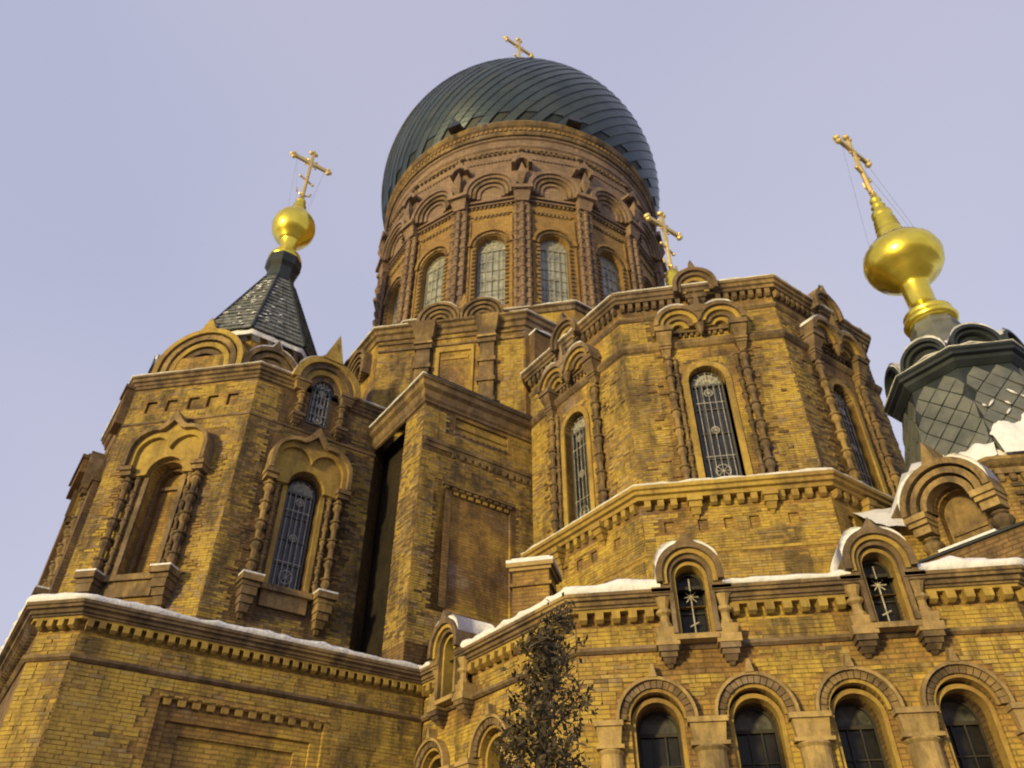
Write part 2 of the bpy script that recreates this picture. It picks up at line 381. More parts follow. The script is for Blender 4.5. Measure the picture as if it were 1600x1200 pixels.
# ------------------------------------------------------------------ ground
g = MB(); R0 = 900; g.add([(-R0, -R0, 0), (R0, -R0, 0), (R0, R0, 0), (-R0, R0, 0)], [(0, 1, 2, 3)])
gm = plain('trodden_snow_paving', (.16, .14, .12), (.36, .34, .33), .4, .85)
go = bpy.data.objects.new('ground', g.mesh('ground', gm)); COL.objects.link(go); go['kind'] = 'structure'; go['label'] = 'paved square with trodden snow'

# ================================================================== LOWER STOREY
CX, CY = 2.1, 18.75                       # centre of the apse tower
A_L, A_T = 7.45, 4.5
lowpoly = [(-4.2, 14.47), (-17.2+8.73, 10.2)]
PA = octo(CX, CY, A_L)                    # corners: PA[0] left of F, PA[1] right of F, PA[2] ...
# footprint of left lower block
LB = [(-17.2, 18.2), (-9.2, 10.2), (-8.47, 10.2), (-4.2, 14.47), (-4.2+1.5, 15.97), (-9, 24)]
part('core', MB().prism([(-16.6, 18.3), (-9.05, 10.65), (-8.65, 10.65), (-4.3, 15.0), (-3, 16.2), (-9, 24)], 0, 6.02), BRICKD)
part('core', MB().prism(octo(CX, CY, A_L-.66), 0, 6.02), BRICKD)
aF, aP, aG = (oframe(CX, CY, A_L, t) for t in (F_, P_, G_))
HL = A_L*math.tan(pi/8)                   # 3.086
arc_u = [-2.03, -.70, .62, 1.96]          # arcade centres on the front face
dor_u = [-1.33, 1.36]
AR, SPZ = .48, 4.42
def dormer(mw, x, lab):
    """round-headed gablet window standing over the cornice"""
    R1, zc = .49, 6.38
    k = part('kokoshnik', MB().band(con1(x, zc, R1, .17, .12), con1(x, zc, R1-.09, 0, .12), -.40, .9), MOULD, mw)
    part('archivolt', MB().band(con1(x, zc, R1-.092, 0, .14), con1(x, zc, R1-.16, 0, .14), -.34, .3), MOULDY, mw, k)
    part('archivolt', MB().band(con1(x, zc, R1-.162, 0, .86), con1(x, zc, R1-.225, 0, .86), -.28, .3), MOULD, mw, k)
    part('archivolt', MB().band(con1(x, zc-.02, R1-.227, 0, .86), con1(x, zc-.02, R1-.28, 0, .86), -.20, .3), MOULDY, mw, k)
    m_ = MB()                              # little barrel roof running back
    m_.band(con1(x, zc, R1-.02, .1, 0), con1(x, zc, R1-.12, 0, 0), .9, 2.2)
    part('dormer_roof', m_, DARKM, mw, k)
    window(mw, x, 5.50, .42, 6.33, .10, 2, 2, GLASSR, FRAMED, False, GLASSR, cross=True)
    part('sill', MB().box(x-.3, x+.3, -.30, .15, 5.42, 5.495), STONE, mw)
    for s_ in (-1, 1):
        xx = x+s_*.43
        part('impost', MB().box(xx-.15, xx+.15, -.30, .02, 6.13, 6.27).box(xx-.13, xx+.13, -.24, .02, 6.07, 6.129), MOULD, mw)
        part('colonnette', MB().lathe(xx, -.16, [(.10, 5.62), (.11, 5.66), (.07, 5.72), (.07, 5.80), (.12, 5.84), (.12, 5.88), (.07, 5.92), (.10, 6.0), (.13, 6.07)], 10), STONE, mw)
        part('pedestal', MB().box(xx-.16, xx+.16, -.27, .02, 5.48, 5.62, .03, .03).box(xx-.17, xx+.17, -.28, .02, 5.36, 5.479), STONE, mw)
        console(mw, xx, 5.10, 5.359, .28, .26)
    c = con1(x, zc, R1, .17, 0)
    conline_snow(c, .10, -.34, .5, mw, lab[0], .10, .47)
    conline_snow(c, .07, -.34, .5, mw, lab[1], .53, .86)
    return k
def arcade_arch(mw, x, M1):
    rr = AR
    a = part('archivolt', MB().band(con1(x, SPZ, rr-.07, 0, 0), con1(x, SPZ, rr-.115, 0, 0), -.05, .1), M1, mw)
    voussoirs(mw, a, x, SPZ, rr-.068, rr+.03, .10, 17, MOULD)
    part('archivolt', MB().band(con1(x, SPZ, rr+.075, .0, 0), con1(x, SPZ, rr+.032, 0, 0), -.15, .02), STONE, mw)
    part('archivolt', MB().band(con1(x, SPZ-.05, rr-.116, 0, 2.2), con1(x, SPZ-.05, rr-.175, 0, 2.2), .06, .3), MOULDY, mw)
    part('reveal', MB().band(con1(x, SPZ-.05, rr-.15, 0, 2.8), con1(x, SPZ-.05, rr-.177, 0, 2.8), .301, .62), BRICKD, mw)
    window(mw, x, 1.6, (rr-.178)*2, SPZ-.05, .56, 3, 7, GLASSR, FRAMED, False, GLASSQ)
    # keystone spike
    part('keystone', MB().ext([[(x-.06, SPZ+rr+.06), (x+.06, SPZ+rr+.06), (x+.02, SPZ+rr+.24), (x-.02, SPZ+rr+.24)]], -.17, .02), STONE, mw)
holesF = [arch(x, 1.5, (AR-.115)*2, SPZ, 16) for x in arc_u] + [arch(x, 5.45, .40, 6.0, 6)[:2] + [(x+.2, 5.99), (x-.2, 5.99)] for x in dor_u]
wall(aF, -HL, HL, 0, 5.995, holesF, BRICKY)
for x in arc_u: arcade_arch(aF, x, MOULDY)
for x in [-2.69, -1.365, -.04, 1.29, 2.62]:
    w2 = .27 if abs(x) < 2.6 else .20
    part('capital', MB().box(x-w2, x+w2, -.22, .0, SPZ-.09, SPZ-.02).box(x-w2*.88, x+w2*.88, -.18, .0, SPZ-.32, SPZ-.091, .03, .03).box(x-w2*.95, x+w2*.95, -.19, .0, SPZ-.37, SPZ-.321), STONE, aF)
    part('column', MB().lathe(x, -.03, [(w2*.74, .9), (w2*.74, SPZ-.44), (w2*.9, SPZ-.40), (w2*.78, SPZ-.371)], 16), STONE, aF, smooth=False)
TONES = [masonry('brick_%s' % n_, st_, courses=False, soot=so_, seed=20) for i_, (n_, st_, so_) in enumerate((
    ('yellow', [(.35, (.31, .22, .065)), (.6, (.41, .295, .062))], .8), ('ochre', [(.35, (.29, .20, .065)), (.6, (.375, .265, .06))], .8),
    ('tan', [(.35, (.29, .215, .095)), (.6, (.385, .285, .09))], .8), ('brown', [(.35, (.22, .148, .06)), (.6, (.30, .205, .06))], .8),
    ('purplish', [(.35, (.21, .152, .10)), (.6, (.285, .21, .10))], .8), ('dark', [(.35, (.11, .078, .048)), (.6, (.17, .12, .06))], .7)))]
BL, BH = .205, .0595
brick_parts = 0
def brickwork(mw, x0, x1, z0, z1, holes, parts=0, seed=0, weights=(5, 5, 2, 1.6, .5, .05), tone=1.2, dep=1.):
    """real courses of bricks laid proud of their mortar bed; holes = [(kind, ...)]"""
    rg = random.Random(seed); V = []; Fc = []; Mi = []; cnt = 0; cache = {}
    def hit(a, b, c, d):
        for h in holes:
            if h[0] == 'r':
                if a < h[2] and b > h[1] and c < h[4] and d > h[3]: return True
            else:
                _, cx, cz, r0 = h; dx = max(a-cx, 0, cx-b); dz = max(c-cz, 0, cz-d)
                if dx*dx+dz*dz < r0*r0: return True
        return False
    rows = int((z1-z0)/BH); todo = []
    for r_ in range(rows):
        za = z0+r_*BH+.005; zb_ = za+BH-.009; x = x0-(BL/2 if r_ % 2 else 0)
        while x < x1:
            half = rg.random() < .12; L = BL/2 if half else BL
            a, b = max(x+.005, x0), min(x+L-.005, x1); x += L
            if b-a < .04 or hit(a, b, za, zb_): continue
            nse = noise.noise(Vector((a*.9+seed, za*1.3, seed)))
            w = list(weights)
            w[3] *= max(.1, 1-nse*3*tone); w[4] *= max(.1, 1-nse*4*tone); w[0] *= max(.1, 1+nse*2.5)
            w += [.05]*(6-len(w)); w[5] *= max(.1, 1-nse*5*tone); k = rg.choices(range(6), w)[0]; d = (.006+rg.random()**2*.012)*dep
            if rg.random() < .025: d = -.004
            todo.append((a, b, za, zb_, k, d))
    # the nearest (lowest) rows become single bricks
    for n_, (a, b, c, d_, k, d) in enumerate(sorted(todo, key=lambda q: -q[2]) if parts else todo):
        if d < 0: continue
        j = .003
        if n_ < parts:
            key = (round(b-a, 3), k)
            if key not in cache: cache[key] = MB().box(-(b-a)/2, (b-a)/2, -.012, .004, -(d_-c)/2, (d_-c)/2).mesh('brick', TONES[k])
            part('brick', cache[key], TONES[k], mw @ Matrix.Translation(((a+b)/2, rg.uniform(-.006, .002), (c+d_)/2)) @ Matrix.Rotation(rg.uniform(-.006, .006), 4, 'Y'))
        else:
            q = len(V); t_ = rg.uniform(-.0015, .0015)
            V += [(a, -d, c+t_), (b, -d, c-t_), (b, -d, d_-t_), (a, -d, d_+t_), (a, .004, c), (b, .004, c), (b, .004, d_), (a, .004, d_)]
            Fc += [(q, q+1, q+2, q+3), (q, q+4, q+5, q+1), (q+1, q+5, q+6, q+2), (q+2, q+6, q+7, q+3), (q+3, q+7, q+4, q)]; Mi += [k]*5
    me = bpy.data.meshes.new('brickwork'); me.from_pydata(V, [], Fc)
    for T in TONES: me.materials.append(T)
    me.polygons.foreach_set('material_index', Mi); me.update()
    part('brickwork', me, None, mw, stuff=True)
ah = [('c', x, SPZ, AR+.09) for x in arc_u] + [('r', x-AR-.01, x+AR+.01, 0, SPZ) for x in arc_u]
brickwork(aF, -HL+.01, HL-.01, 2.45, 5.35, ah+[('r', x-.62, x+.62, 5.02, 5.6) for x in dor_u]+[('r', -9, 9, SPZ-.44, SPZ-.02)], 150, 1)
brickwork(aF, -HL+.01, HL-.01, 5.45, 5.78, [('r', x-.62, x+.62, 4.9, 6) for x in dor_u], 0, 2)
brickwork(aP, -HL+1.6, HL-.01, 2.45, 5.35, [('c', x, SPZ, AR+.09) for x in (-.95, .95)]+[('r', x-AR-.01, x+AR+.01, 0, SPZ) for x in (-.95, .95)]+[('r', -.87, .37, 5.02, 5.6)], 0, 3)
brickwork(aP, -HL+1.6, HL-.01, 5.45, 5.78, [('r', -.87, .37, 4.9, 6)], 0, 4)
holesP = [arch(x, 1.5, (AR-.115)*2, SPZ, 16) for x in (-.95, .95)] + [[(x-.2, 5.45), (x+.2, 5.45), (x+.2, 5.99), (x-.2, 5.99)] for x in (-.25,)]
# P face centre u=-11.78 ; dormer at -12.0, arches at -10.95 and -12.65
wall(aP, -HL+1.6, HL, 0, 5.995, holesP, BRICKY)
for x in (-.95, .95): arcade_arch(aP, x, MOULDY)
for x in (-.95-.66, -.95+.66, .95-.66, .95+.66):
    part('capital', MB().box(x-.2, x+.2, -.22, 0, SPZ-.09, SPZ-.02).box(x-.17, x+.17, -.18, 0, SPZ-.34, SPZ-.091, .03, .03), STONE, aP)
    part('column', MB().lathe(x, -.03, [(.14, .9), (.14, SPZ-.341)], 14), STONE, aP)
wall(aG, -HL, HL, 0, 5.995, [], BRICKY)
for i, x in enumerate(dor_u):
    dormer(aF, x, [('snow on the left shoulder of the gablet nearest the leafy tree', 'snow on the right shoulder of the gablet nearest the leafy tree'),
                   ('snow on the left shoulder of the gablet window with the star shaped cross', 'snow on the right shoulder of the gablet window with the star shaped cross')][i])
dormer(aP, -.25, ('snow on the far shoulder of the gablet on the angled wall left of the chimney', 'snow on the near shoulder of the gablet on the angled wall left of the chimney'))
# outline of the whole lower cornice: left block then apse
cpath = [(-17.2, 18.2), (-9.2, 10.2), (-8.47, 10.2), (-4.2, 14.47), PA[0], PA[1], PA[2], PA[3]]
def cornice_prof(zt, d, s=1.):
    return [(0, zt), (d, zt), (d, zt-.05*s), (d-.03, zt-.06*s), (d-.03, zt-.10*s), (d-.09, zt-.11*s), (d-.10, zt-.16*s), (d-.14, zt-.17*s), (d-.14, zt-.20*s), (0, zt-.20*s)]
def upt(mw, x, d=0): p = mw @ Vector((x, -d, 0)); return (p.x, p.y)
lc = None
for seg in ([cpath[0], cpath[1], cpath[2], cpath[3], upt(aP, -.25-.30)], [upt(aP, -.25+.30), PA[0], upt(aF, dor_u[0]-.30)],
            [upt(aF, dor_u[0]+.30), upt(aF, dor_u[1]-.30)], [upt(aF, dor_u[1]+.30), PA[1], PA[2], PA[3]]):
    c_ = part('cornice', MB().sweep(seg, cornice_prof(6.19, .30), False), MOULD)
    part('cornice', MB().sweep(seg, [(0, 5.994), (.13, 5.994), (.12, 5.95), (0, 5.95)], False), MOULDY)
    lc = lc or c_
row(aF, lc, -HL, HL, .245, .125, 5.79, 5.949, .16, MOULDY, skip=[(x-.55, x+.55) for x in dor_u])
row(aP, lc, -1.45, HL, .245, .125, 5.79, 5.949, .16, MOULDY, skip=[(-.8, .3)])
row(aG, lc, -HL, HL, .245, .125, 5.79, 5.949, .16, MOULDY)
gl = frame((-4.2-8.47)/2, (14.47+10.2)/2, G_); HLG = 6.04/2
fl = frame((-9.2-8.47)/2, 10.2, F_)
pl = frame((-17.2-9.2)/2, (18.2+10.2)/2, P_)
row(gl, lc, -HLG, HLG-.1, .175, .095, 5.81, 5.949, .15, MOULDY)
row(fl, lc, -.365, .365, .18, .095, 5.81, 5.949, .15, MOULDY)
row(pl, lc, -2, 5.6, .2, .10, 5.81, 5.949, .15, MOULD)
part('string_course', MB().sweep(cpath, [(0, 5.44), (.075, 5.44), (.08, 5.39), (.03, 5.355), (0, 5.355)], False), MOULD)
# long wall on the left: stepped panel
px0, px1, pz = -1.62, 1.12, 5.05        # relative to centre u = 4.19
wall(gl, -HLG, HLG, 0, 5.995, [[(px0, 1.2), (px1, 1.2), (px1, pz), (px0, pz)]], BRICKY, th=.34)
wall(fl, -.365, .365, 0, 5.995, [], BRICKY)
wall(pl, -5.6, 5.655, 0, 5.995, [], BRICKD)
brickwork(gl, -HLG+.01, HLG-.02, 2.6, 5.35, [('r', px0-.07, px1+.07, 0, pz+.06)], 0, 5, (5, 4, 1.5, 2.0, .6))
brickwork(gl, -HLG+.01, HLG-.02, 5.45, 5.80, [], 0, 6)
brickwork(fl, -.36, .36, 2.6, 5.35, [], 0, 7); brickwork(fl, -.36, .36, 5.45, 5.80, [], 0, 8)
pn = part('panel', MB().ext([[(px0, 1.2), (px1, 1.2), (px1, pz), (px0, pz)], [(px0+.18, 1.3), (px1-.18, 1.3), (px1-.18, pz-.30), (px0+.18, pz-.30)]], .07, .2), BRICKY, gl)
part('panel', MB().ext([[(px0+.18, 1.3), (px1-.18, 1.3), (px1-.18, pz-.30), (px0+.18, pz-.30)], [(px0+.42, 1.4), (px1-.42, 1.4), (px1-.42, pz-.48), (px0+.42, pz-.48)]], .13, .25), BRICKY, gl)
part('panel', MB().box(px0+.42, px1-.42, .19, .3, 1.4, pz-.48), BRICK, gl)
row(gl, pn, px0, px1, .225, .12, pz-.09, pz, .0, MOULDY, bev=.3, y1=.12)
row(gl, pn, px0-.06, px1+.06, .225, .12, pz+.01, pz+.05, .035, MOULDY)
# snow on the lower cornice, in the runs between the gablets
def upt(mw, x, d=0): p = mw @ Vector((x, -d, 0)); return (p.x, p.y)
run = lambda mw, x0, x1: [upt(mw, x0), upt(mw, x1)]
Z0 = 6.192
snowledge([cpath[0], cpath[1], cpath[2], upt(gl, HLG-.2), ], Z0, .30, .11, 'thick snow along the ledge above the long left wall', .55, seed=1, amp=.8)
snowledge([upt(gl, HLG-.35), (-4.2, 14.47), upt(aP, -.80)], Z0, .30, .10, 'snow in the inner corner where the left wall meets the apse', .5, seed=2)
snowledge([upt(aP, .28), PA[0], upt(aF, dor_u[0]-.44)], Z0, .30, .15, 'snow wrapped round the apse corner between the two gablets', .5, seed=3, amp=.6)
snowledge([upt(aF, dor_u[0]+.46), upt(aF, dor_u[1]-.42)], Z0, .30, .115, 'snow strip on the cornice between the two front gablets', .5, seed=4, amp=.6)
snowledge([upt(aF, dor_u[1]+.50), PA[1], PA[2]], Z0, .30, .16, 'thick snow on the cornice below the small turret', .5, seed=5, amp=.6)
# low roofs
rf = MB(); o1, o2 = octo(CX, CY, A_L+.1), octo(CX, CY, A_T)
rf.add([(x, y, 6.20) for x, y in o1]+[(x, y, 7.1) for x, y in o2], [(i, (i+1) % 8, (i+1) % 8+8, i+8) for i in range(8)])
part('apse_roof', rf, DARKM)
part('flat_roof', MB().prism([(-17.0, 18.3), (-9.15, 10.35), (-8.5, 10.35), (-4.3, 14.8), (-4.5, 17), (-9, 24)], 6.02, 6.17), DARKM)

# ================================================================== APSE TOWER
part('core', MB().prism(octo(CX, CY, A_T-.32), 5, 15.2), BRICKD)
HT = A_T*math.tan(pi/8)                   # 1.864
tfr = {t: oframe(CX, CY, A_T, t) for t in range(-180, 180, 45)}
OT = octo(CX, CY, A_T)
LOWM = {F_: BRICKY, P_: BRICK, G_: BRICK}
def tower_face(mw, th, detail, lab):
    wc = -.06; WZ0, WS, WW = 9.74, 12.42, .72
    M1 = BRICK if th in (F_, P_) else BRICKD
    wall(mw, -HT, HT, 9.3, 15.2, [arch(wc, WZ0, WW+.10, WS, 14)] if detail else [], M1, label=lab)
    if not detail: return
    s = part('archivolt', MB().band(con1(wc, WS, .55, .04, 0), con1(wc, WS, .41, 0, 0), -.05, .3), MOULDY, mw)
    for q in (-1, 1):
        part('jamb', MB().box(min(wc+q*.41, wc+q*.55), max(wc+q*.41, wc+q*.55), -.04, .3, WZ0, WS-.002), MOULDY, mw)
    window(mw, wc, WZ0, WW, WS, .2, 4, 4, GLASSD, FRAMEM, True, GLASSF)
    # hood: two lobes and a spike
    zc, ra, aa = 13.93, .58, .50
    hood = part('hood', MB().band(con2(0, zc, ra, aa, .26, .0), con2(0, zc, ra-.11, aa, 0, 0), -.40, .02), MOULD, mw)
    for k in range(1, 4):
        part('archivolt', MB().band(con2(0, zc, ra-.11*k, aa, 0, 0), con2(0, zc, ra-.11*k-.11, aa, 0, 0), -.40+.08*k, .02), MOULDY if k % 2 else MOULD, mw, hood)
    part('tympanum', MB().ext([con2(0, zc, ra-.44, aa, 0, 0)], -.05, .02), MOULD, mw, hood)
    part('finial', MB().add([(-.10, -.42, zc+.30), (.10, -.42, zc+.30), (.10, -.1, zc+.30), (-.10, -.1, zc+.30), (0, -.40, zc+1.06)], [(0, 1, 4), (1, 2, 4), (2, 3, 4), (3, 0, 4), (3, 2, 1, 0)]), MOULD, mw, hood)
    part('pendant', MB().lathe(0, -.22, [(.01, zc-.28), (.07, zc-.2), (.10, zc-.06), (.13, zc), (.10, zc+.14), (.12, zc+.3)], 8), MOULD, mw, hood)
    part('shelf', MB().box(-1.12, 1.12, -.10, .02, zc-.07, zc-.001), MOULD, mw, hood)
    row(mw, hood, -.55, .55, .14, .07, zc-.17, zc-.072, .07, MOULD)
    for q in (-1, 1):
        capital(mw, q*.87, 13.42, 13.93, .42, .36)
        capital(mw, q*.87, 13.16, 13.41, .26, .20)
        colonnette(mw, q*.86, 9.76, 13.15, .085, -.10, MOULD, 7)
        colonnette(mw, q*.70, 9.76, 13.15, .05, -.05, MOULD, 9)
        conline_snow(con2(0, zc, ra, aa, .26, 0), .055, -.38, .0, mw, ('snow on the left lobe of the window hood, ' if q < 0 else 'snow on the right lobe of the window hood, ')+lab, *((.12, .40) if q < 0 else (.58, .82)))
    wts = {F_: (4, 4, 1.5, 3, 1.5), P_: (3, 4, 2, 3, 2), G_: (.3, .9, .3, 4, 3, 5)}[th]  # right face gets mostly dark bricks: its shade is put into their colour
    hl = [('r', -1.12, 1.12, 13.1, 16), ('r', wc-.56, wc+.56, 9, WS), ('c', wc, WS, .56), ('r', -1.0, -.6, 9, 14), ('r', .6, 1.0, 9, 14)]
    brickwork(mw, -HT, HT, 9.75, 13.43, hl, 0, 40+th, wts)
    brickwork(mw, -HT, HT, 13.70, 14.43, hl, 0, 41+th, wts)
    # kokoshnik over the cornice
    kz = 15.22
    ko = part('kokoshnik', MB().band(con1(.06, kz, .54, .26, .22, tw=.2), con1(.06, kz, .44, 0, .22), -.38, .5), MOULD, mw)
    part('archivolt', MB().band(con1(.06, kz, .44, 0, .2), con1(.06, kz, .34, 0, .2), -.30, .3), MOULD, mw, ko)
    part('archivolt', MB().band(con1(.06, kz, .34, 0, .2), con1(.06, kz, .22, 0, .2), -.22, .3), MOULDY, mw, ko)
    part('tympanum', MB().ext([con1(.06, kz, .22, 0, .2)], -.08, .3), BRICKD, mw, ko)
    part('finial', MB().lathe(.06, -.3, [(.09, kz+.55), (.05, kz+.66), (.07, kz+.70), (.01, kz+.86)], 6), DARKM, mw, ko)
    console(mw, .06, 14.62, 15.0, .5, .2)
    # loose, weathered brickwork either side of the window
    bm = MB().box(-.10, .10, -.04, .02, -.028, .028).mesh('brick', M1)
    bm2 = MB().box(-.055, .055, -.035, .02, -.028, .028).mesh('brick', BRICKD)
    rg = random.Random(th+500)
    for zz in range(0, 44):
        for q in (-1, 1):
            if rg.random() < .5:
                x = q*(1.03+abs(rg.gauss(0, .22))); b2_ = bm if rg.random() < .5 else bm2
                part('brick', b2_, MOULD, mw @ Matrix.Translation((x, rg.uniform(-.01, .03), 9.9+zz*.078)), s)
# lower cheeks of the tower below its ledge
for t, mw in tfr.items():
    det = t in (F_, P_, G_)
    nm = {F_: 'front face of the apse tower', P_: 'left slanting face of the apse tower', G_: 'right slanting face of the apse tower'}.get(t)
    tower_face(mw, t, det, nm or 'rear face of the apse tower')
    mw2 = mw @ Matrix.Translation((0, -.02, 0))
    hs = [[(x-.10, 8.68), (x+.10, 8.68), (x+.10, 8.92), (x-.10, 8.92)] for x in (-1.35, -.68, -.17, .33, 1.08)] if det else []
    w_ = part('wall', MB().ext([[(-HT-.008, 5.0), (HT+.008, 5.0), (HT+.008, 9.298), (-HT-.008, 9.298)]]+hs, 0, .3), BRICKY, mw2, None, None)
    if t in (F_, P_): brickwork(mw2, -HT, HT, 7.0, 8.19, [], 0, 9+t); brickwork(mw2, -HT, HT, 8.27, 9.15, [('r', x-.12, x+.12, 8.64, 8.95) for x in (-1.35, -.68, -.17, .33, 1.08)]+[('r', x-.2, x+.2, 8.85, 9.4) for x in (-.78, .70)], 0, 10+t)
    if det:
        part('recess', MB().box(-1.6, 1.4, .05, .2, 8.6, 9.0), BRICK, mw2)
led = part('cornice', MB().sweep(OT, [(0, 9.72), (.30, 9.66), (.30, 9.58), (.25, 9.56), (.25, 9.48), (.18, 9.46), (.17, 9.38), (0, 9.38)]), MOULDY)
top = part('cornice', MB().sweep(OT, [(0, 15.27), (.27, 15.27), (.27, 15.19), (.23, 15.17), (.22, 15.08), (.17, 15.06), (.16, 14.98), (0, 14.98)]), MOULD)
part('string_course', MB().sweep(OT, [(0, 14.56), (.06, 14.56), (.07, 14.50), (.02, 14.44), (0, 14.44)]), MOULD)
part('string_course', MB().sweep(OT, [(0, 13.68), (.05, 13.68), (.10, 13.60), (.10, 13.54), (.04, 13.46), (0, 13.44)]), MOULD)
part('string_course', MB().sweep(OT, [(0, 8.26), (.04, 8.26), (.04, 8.20), (0, 8.19)]), MOULDY)
for t in (F_, P_, G_):
    row(tfr[t], led, -HT, HT, .265, .13, 9.19, 9.378, .15, MOULDY, skip=[(-.98, -.58), (.50, .9)])
    row(tfr[t], top, -HT, HT, .20, .11, 14.78, 14.979, .13, MOULD, skip=[(-.3, .42)])
    for x in (-.78, .70): console(tfr[t], x, 8.92, 9.379, .30, .28, MOULDY)
snowledge(OT, 9.665, .28, .07, 'thin snow on the ledge round the foot of the apse tower', .28, True, .5, 7)
snowledge(OT, 15.272, .26, .055, 'thin snow line round the top of the apse tower', .3, True, .8, 8)
tr = MB(); oA = octo(CX, CY, A_T+.1); tr.add([(x, y, 15.28) for x, y in oA]+[(CX+.15, CY, 16.6)], [(i, (i+1) % 8, 8) for i in range(8)])
part('roof', tr, GREENR)

# ================================================================== LEFT TOWER
BX, BY, A_B = -10.93, 18.42, 4.22
HB = A_B*math.tan(pi/8)
OB = octo(BX, BY, A_B)
part('core', MB().prism(octo(BX, BY, A_B-.53), 5, 14.2), BRICKD)
bfr = {t: oframe(BX, BY, A_B, t) for t in range(-180, 180, 45)}
def left_face(mw, th, M1, blind, nm, cx=0.):
    ZS = 11.15; WW = .74; upper = th == G_
    slots = [(-1.22, 13.32), (-.65, 13.32), (-.03, 13.32), (.5, 13.32), (1.05, 13.32)] if th == F_ else []
    hs = [arch(cx, 8.6, WW+.1, ZS, 12)] + [[(x-.05, 13.18), (x+.04, 13.18), (x+.04, 13.46), (x+.24, 13.46), (x+.24, 13.54), (x-.05, 13.54)] for x, z in slots]
    if upper: hs.append([(cx-.32, 13.12), (cx+.26, 13.12), (cx+.26, 14.099), (cx-.32, 14.099)])
    wall(mw, -HB, HB, 5, 14.1, hs, M1, .5 if blind else .34, label=nm)
    if slots: part('recess', MB().box(-1.5, 1.6, .12, .3, 13.1, 13.6), BRICKD, mw)
    H = part('hood', MB().band(con2(cx, 11.78, .64, .42, .62, .42, tw=.36), con2(cx, 11.78, .54, .42, .46, .42, tw=.30), -.38, .02), MOULD, mw)
    part('archivolt', MB().band(con2(cx, 11.78, .535, .42, .45, .42, tw=.30), con2(cx, 11.74, .43, .42, 0, .38), -.26, .02), MOULDY, mw, H)
    inn = [(cx+.47*cos(pi*i/12), ZS+.02+.47*sin(pi*i/12)) for i in range(13)]
    o_ = con2(cx, 11.74, .43, .42, 0, .60)
    part('tympanum', MB().ext([o_ + inn], -.16, .02), MOULDY, mw, H)
    for q in (-1, 1):
        part('impost', MB().box(cx+q*.93-.17, cx+q*.93+.17, -.36, .02, 11.24, 11.35).box(cx+q*.93-.14, cx+q*.93+.14, -.30, .02, 11.12, 11.239), MOULD, mw)
        colonnette(mw, cx+q*.90, 8.62, 11.12, .10, -.14, MOULD, 5)
        colonnette(mw, cx+q*.68, 8.62, 11.2, .06, -.06, MOULD, 7)
        part('jamb', MB().box(min(cx+q*.43, cx+q*.55), max(cx+q*.43, cx+q*.55), -.05, .02, 8.62, ZS), MOULD if blind else MOULDY, mw)
        part('pedestal', MB().box(cx+q*.88-.24, cx+q*.88+.24, -.46, .02, 8.46, 8.60).box(cx+q*.88-.20, cx+q*.88+.20, -.38, .02, 8.36, 8.459), MOULD, mw)
        console(mw, cx+q*.88, 7.72, 8.359, .34, .36)
        s_ = snow(MB().box(cx+q*.88-.245, cx+q*.88+.245, -.46, -.12, 8.602, 8.64), ('snow on the left sill block, ' if q < 0 else 'snow on the right sill block, ')+nm, mw, False)
    part('sill', MB().box(cx-.62, cx+.62, -.16, .2, 8.46, 8.597).box(cx-.55, cx+.55, -.08, .02, 8.1, 8.459), MOULD, mw)
    if blind:
        nb = part('niche', MB().ext([arch(cx, 8.6, WW+.1, ZS, 12)], .42, .5), BRICKY, mw)
        part('niche', MB().ext([arch(cx, 8.6, WW+.1, ZS, 12), arch(cx, 8.7, WW-.10, ZS, 12)], .26, .46), BRICKD, mw)
        part('lintel', MB().box(cx-.3, cx+.3, .34, .45, ZS-.16, ZS-.08), MOULD, mw)
        colonnette(mw, cx+.22, 8.7, ZS-.2, .06, .36, MOULD, 5)
    else:
        window(mw, cx, 8.62, WW, ZS, .2, 3, 4, GLASSD, FRAMEM, True, GLASSP)
    if upper:
        window(mw, cx-.03, 13.14, .56, 14.28, .02, 2, 4, GLASSD, FRAMEM, True, GLASSD)
        kc = cx+.0; kz = 14.25
        K = part('kokoshnik', MB().band(con1(kc, kz, .98, .62, .0, tw=.28), con1(kc, kz, .80, 0, .0), -.34, .7), MOULDY, mw)
        for j in range(1, 4):
            part('archivolt', MB().band(con1(kc, kz, .98-.17*j-.01, 0, .0), con1(kc, kz, .98-.17*j-.17, 0, .0), -.34+.08*j, .4), MOULDY if j % 2 == 0 else MOULD, mw, K)
        part('finial', MB().add([(kc-.28, -.38, kz+.90), (kc+.30, -.38, kz+.88), (kc+.30, .1, kz+.88), (kc-.28, .1, kz+.9), (kc+.12, -.25, kz+1.98)], [(0, 1, 4), (1, 2, 4), (2, 3, 4), (3, 0, 4)]), MOULDY, mw, K)
        for q in (-1, 1):
            capital(mw, kc+q*.66, 13.98, 14.26, .44, .32)
            colonnette(mw, kc+q*.58, 13.2, 13.97, .10, -.12, MOULD, 2)
            console(mw, kc+q*.6, 12.9, 13.19, .34, .3)
        conline_snow(con1(kc, kz, .98, .62, 0, tw=.28), .05, -.3, .3, mw, 'snow on the left shoulder of the big round gable over the small arched window', .12, .42)
    wts = {F_: (4, 4, 2, 2.5, 1.8), P_: (1, 2, 1, 4, 3, 3), G_: (.3, .9, .3, 4, 3, 4)}[th]  # dark mix on the right face paints its unlit side into the bricks
    hl = [('r', cx-1.08, cx+1.08, 11.1, 12.45), ('r', cx-.38, cx+.38, 12.4, 12.81), ('r', cx-.56, cx+.56, 8, 11.2), ('r', cx-1.12, cx-.64, 7.7, 11.4), ('r', cx+.64, cx+1.12, 7.7, 11.4), ('r', cx-.65, cx+.65, 8.05, 8.7)]
    brickwork(mw, -HB, HB, 7.6, 12.80, hl, 0, 60+th, wts)
